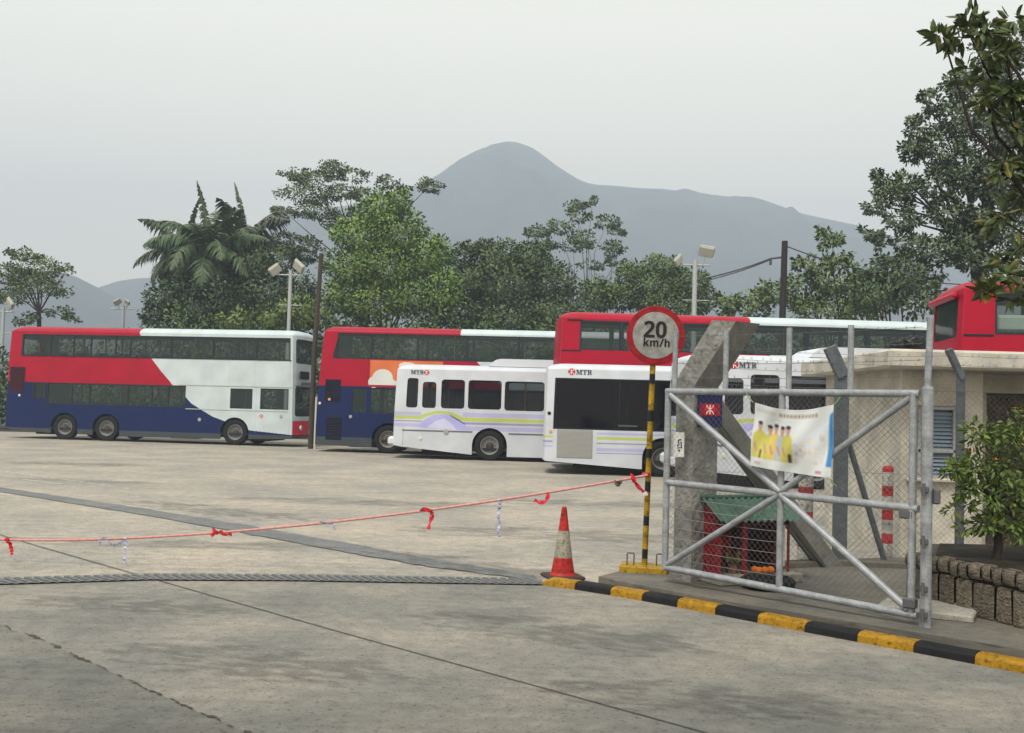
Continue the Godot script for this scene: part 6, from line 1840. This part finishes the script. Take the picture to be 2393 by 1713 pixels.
# ------------------------------------------------------------------ sign, cone, rope
func small_things() -> void:
	# speed sign on its striped pole in a yellow block
	var yel := mat("sign_yellow", Color(0.55, 0.34, 0.02), 0.55, 0.0, mottle("worn", 256, 21, 0.015, 0.12, 0.25, 0.18, 0.7), 1.3)
	var blk := mat("sign_black", Color(0.012, 0.012, 0.014), 0.5)
	var s := thing("speed_sign", "round 20 km/h speed sign with red rim on a yellow and black pole", "sign", Vector3(1.385, 0.0, -10.86))
	s.rotation = Vector3(0, deg_to_rad(4), deg_to_rad(-1.2))
	var base := MB.new()
	base.bbox(Vector3(0.0, 0.075, 0), Vector3(0.48, 0.15, 0.34), 0.012, Basis(Vector3.UP, -0.25))
	part("base_block", base, yel, s)
	for x in [-0.15, 0.15]:
		var h := MB.new()
		h.tube([Vector3(x - 0.035, 0.14, 0.03), Vector3(x - 0.035, 0.26, 0.03), Vector3(x - 0.025, 0.27, 0.03), Vector3(x + 0.03, 0.265, 0.03), Vector3(x + 0.035, 0.255, 0.03), Vector3(x + 0.035, 0.14, 0.03)], 0.007, 0.007, 8)
		part("lifting_loop", h, mat("rebar", Color(0.10, 0.10, 0.10), 0.6, 0.4), s)
	var y := 0.14
	var bands := [0.075, 0.095, 0.235, 0.095, 0.245, 0.105, 0.235, 0.095, 0.275, 0.115, 0.27, 0.10, 0.26, 0.12, 0.2]
	for i in bands.size():
		var b := MB.new()
		b.tube([Vector3(0, y, 0), Vector3(0, minf(2.5, y + bands[i]), 0)], 0.029, 0.029, 14, i == bands.size() - 1)
		part("yellow_band" if i % 2 == 0 else "black_band", b, yel if i % 2 == 0 else blk, s)
		y += bands[i]
		if y > 2.49: break
	var disc := MB.new()
	var ax := Basis(Vector3.RIGHT, PI / 2)
	disc.lathe([Vector2(0.001, -0.004), Vector2(0.295, -0.004), Vector2(0.30, 0.0), Vector2(0.295, 0.004), Vector2(0.001, 0.004)], Vector3(0.01, 2.47, 0.040), ax, 48)
	var dd := part("sign_disc", disc, mat("sign_red", Color(0.40, 0.012, 0.025), 0.45, 0.0, mottle("zinc", 256, 44, 0.02, 0.1, 0.22, 0.14, 0.15), 1.5), s)
	var fc := MB.new()
	fc.lathe([Vector2(0.238, 0.0), Vector2(0.236, 0.003), Vector2(0.001, 0.003)], Vector3(0.01, 2.47, 0.0445), ax, 48)
	part("sign_face", fc, mat("sign_white", Color(0.40, 0.41, 0.39), 0.5, 0.0, mottle("zinc", 256, 44, 0.02, 0.1, 0.22, 0.14, 0.15), 1.5), dd)
	words("lettering", "20", 0.165, blk, dd, Vector3(0.0, 2.525, 0.050), "Droid Sans", 600, 0.003)
	words("lettering", "km/h", 0.080, blk, dd, Vector3(0.02, 2.395, 0.050), "Droid Sans", 600, 0.003)
	var clip := MB.new()
	clip.bbox(Vector3(0, 2.35, 0.018), Vector3(0.09, 0.03, 0.03), 0.005)
	clip.bbox(Vector3(0, 2.48, 0.018), Vector3(0.09, 0.03, 0.03), 0.005)
	part("clamp", clip, mats["rebar"], s)
	# traffic cone
	var c := thing("traffic_cone", "red traffic cone with dirty pale sleeve behind the striped kerb's end", "cone", Vector3(0.565, 0.0, -10.84))
	var cr := mat("cone_red", Color(0.62, 0.035, 0.03), 0.5, 0.0, mottle("worn", 256, 21, 0.015, 0.12, 0.25, 0.18, 0.7), 1.3)
	var cb := MB.new()
	cb.bbox(Vector3(0, 0.018, 0), Vector3(0.36, 0.036, 0.36), 0.012, Basis(Vector3.UP, 0.3))
	part("base", cb, mat("cone_base", Color(0.05, 0.03, 0.03), 0.8), c)
	var body := MB.new()
	body.lathe([Vector2(0.135, 0.034), Vector2(0.118, 0.06), Vector2(0.091, 0.21), Vector2(0.088, 0.212)], Vector3.ZERO, Basis.IDENTITY, 32)
	part("lower_body", body, cr, c)
	body = MB.new()
	body.lathe([Vector2(0.055, 0.475), Vector2(0.054, 0.48), Vector2(0.026, 0.70), Vector2(0.022, 0.712), Vector2(0.015, 0.716), Vector2(0.013, 0.65)], Vector3.ZERO, Basis.IDENTITY, 32)
	part("upper_body", body, cr, c)
	var slv := MB.new()
	slv.lathe([Vector2(0.0925, 0.21), Vector2(0.056, 0.478)], Vector3.ZERO, Basis.IDENTITY, 32)
	part("sleeve", slv, mat("cone_sleeve", Color(0.50, 0.47, 0.38), 0.5, 0.0, mottle("worn", 256, 21, 0.015, 0.12, 0.25, 0.18, 0.7), 2.3), c)
	# cord across the gateway with ribbons
	var P0 := Vector3(1.395, 1.055, -10.82)
	var low := Vector3(-4.95, 0.23, -10.9)
	var P1 := Vector3(-11.0, 0.95, -10.9)
	var at_x := func(x: float) -> Vector3:
		var t := (x - low.x) / (P0.x - low.x) if x > low.x else (x - low.x) / (P1.x - low.x)
		var e := P0 if x > low.x else P1
		return Vector3(x, lerpf(low.y, e.y, pow(t, 1.62)), lerpf(low.z, e.z, t))
	var rope := MB.new()
	rope.colored = true
	var n := 300
	for i in n:
		var a: Vector3 = at_x.call(lerpf(P1.x, P0.x, float(i) / n))
		var b: Vector3 = at_x.call(lerpf(P1.x, P0.x, float(i + 1) / n))
		rope.col = Color(0.44, 0.19, 0.18) if i % 2 else Color(0.46, 0.22, 0.205)
		rope.tube([a, b], 0.014, 0.014, 6, false)
	var ro := thing("barrier_rope", "sagging faded red rope strung across the gateway to the sign pole", "rope", P0)
	var rp := part("cord", rope, vmat("rope_paint", 0.7), ro, -P0)
	var kn := MB.new()
	kn.colored = true
	kn.col = Color(0.4, 0.02, 0.03)
	var ring := []
	for i in 30:
		var a := TAU * i / 9.0
		ring.append(Vector3(1.385 + cos(a) * 0.037, 1.04 + i * 0.0012, -10.86 + sin(a) * 0.037))
	kn.tube(ring, 0.009, 0.009, 6)
	part("knot", kn, vmat("rope_paint", 0.7), ro, -P0)
	var far_post := thing("rope_post", "yellow post holding the rope's far end, out of frame at left", "post", Vector3(-11.02, 0, -10.9))
	var fp := MB.new()
	fp.tube([Vector3(0, 0, 0), Vector3(0, 1.1, 0)], 0.03, 0.03, 12)
	fp.bbox(Vector3(0, 0.07, 0), Vector3(0.4, 0.14, 0.34), 0.012)
	part("tube", fp, yel, far_post)
	# ribbons knotted on the cord: [x, colour, kind]
	var rr := Color(0.50, 0.01, 0.025)
	var bw := Color(0.36, 0.37, 0.50)
	for q in [[-5.05, rr, 0, "short red ribbon at the far left of the rope"], [-3.86, bw, 1, "long blue and white ribbon looped along the rope's left part"], [-2.90, rr, 2, "red ribbon tied flat like a bow, second red from the left"], [-1.80, bw, 3, "small pale blue ribbon at the middle of the rope"], [-0.80, rr, 4, "red ribbon hanging in a hook shape, left of the long pale one"], [-0.095, bw, 5, "longest twisted pale blue ribbon, hanging straight down"], [0.36, rr, 6, "curled red ribbon on the rope just left of the cone"], [1.10, Color(0.10, 0.08, 0.07), 7, "small dark knot of rag near the rope's right end"], [1.33, rr, 8, "red and white ribbon tied to the sign pole"]]:
		var o: Vector3 = at_x.call(q[0])
		var rb := thing("ribbon", q[3], "ribbon", o, 0.0, "ribbons on the rope")
		var cs: Array = [
			[[Vector2(0, 0.03), Vector2(0.0, -0.02), Vector2(0.03, -0.08), Vector2(0.05, -0.15)], [Vector2(-0.02, 0.02), Vector2(0.03, -0.05), Vector2(0.055, -0.12)]],
			[[Vector2(-0.26, -0.07), Vector2(-0.25, -0.02), Vector2(-0.20, 0.0), Vector2(-0.16, -0.05), Vector2(-0.10, -0.08), Vector2(-0.02, -0.03), Vector2(0.0, 0.0)], [Vector2(0, 0.015), Vector2(0.015, -0.06), Vector2(0.005, -0.15), Vector2(0.01, -0.26)]],
			[[Vector2(-0.08, 0.05), Vector2(-0.05, -0.0), Vector2(0.0, 0.0), Vector2(0.06, -0.02), Vector2(0.12, -0.01)], [Vector2(-0.09, -0.03), Vector2(-0.03, 0.0), Vector2(0.03, 0.01)]],
			[[Vector2(-0.10, 0.0), Vector2(-0.03, -0.01), Vector2(0.04, -0.005), Vector2(0.06, -0.07)]],
			[[Vector2(-0.09, -0.01), Vector2(-0.05, 0.012), Vector2(0.0, 0.0), Vector2(0.03, 0.0), Vector2(0.035, -0.06), Vector2(0.01, -0.14), Vector2(0.0, -0.19)], [Vector2(0.0, 0.0), Vector2(0.03, -0.03), Vector2(0.025, -0.08)]],
			[[Vector2(0, 0.02), Vector2(0.012, -0.05), Vector2(-0.008, -0.13), Vector2(0.008, -0.22), Vector2(0.0, -0.30), Vector2(0.015, -0.37)], [Vector2(0.0, 0.01), Vector2(0.015, -0.03), Vector2(0.0, -0.08)]],
			[[Vector2(0.03, 0.01), Vector2(0.035, -0.04), Vector2(0.01, -0.09), Vector2(-0.05, -0.10), Vector2(-0.10, -0.07)]],
			[[Vector2(-0.03, -0.02), Vector2(0.0, -0.035), Vector2(0.03, -0.02), Vector2(0.0, 0.0), Vector2(-0.03, -0.02)]],
			[[Vector2(-0.10, 0.03), Vector2(-0.07, -0.06), Vector2(-0.02, -0.11), Vector2(0.05, -0.17)], [Vector2(-0.09, 0.0), Vector2(-0.04, -0.09), Vector2(0.06, -0.19)]]][q[2]]
		for k in cs.size():
			var cur := Curve2D.new()
			var lp: Array = cs[k]
			for i in lp.size():
				var tn: Vector2 = (lp[mini(i + 1, lp.size() - 1)] - lp[maxi(i - 1, 0)]) * 0.22
				cur.add_point(lp[i], -tn, tn)
			var rows := []
			var m := 22
			var len := cur.get_baked_length()
			for i in m + 1:
				var p := cur.sample_baked(len * i / m)
				var p2 := cur.sample_baked(minf(len, len * i / m + 0.004)) - cur.sample_baked(maxf(0.0, len * i / m - 0.004))
				var nn := Vector2(-p2.y, p2.x).normalized()
				var tw := sin(i * (0.75 if q[1] == bw else 0.35) + k) 
				var w := (0.017 if q[1] == bw else 0.021)
				if q[2] == 7: w = 0.03
				var side := Vector3(nn.x * (0.35 + 0.65 * absf(tw)), nn.y * (0.35 + 0.65 * absf(tw)), 0.9 * (1.0 - absf(tw))) * w
				var ctr := Vector3(p.x, p.y, 0.016 + 0.008 * tw + k * 0.006)
				rows.append(PackedVector3Array([ctr - side, ctr, ctr + side]))
			var mb := MB.new()
			mb.colored = true
			for i in m:
				mb.col = q[1]
				if q[1] == bw: mb.col = Color(0.50, 0.51, 0.58) if i % 4 == 0 else Color(0.27, 0.29, 0.45)
				if q[2] == 8 and i > 17: mb.col = Color(0.65, 0.6, 0.62)
				mb.grid([rows[i], rows[i + 1]])
			part("strip", mb, vmat("ribbon_film", 0.45, Color(0.3, 0.3, 0.3)), rb)
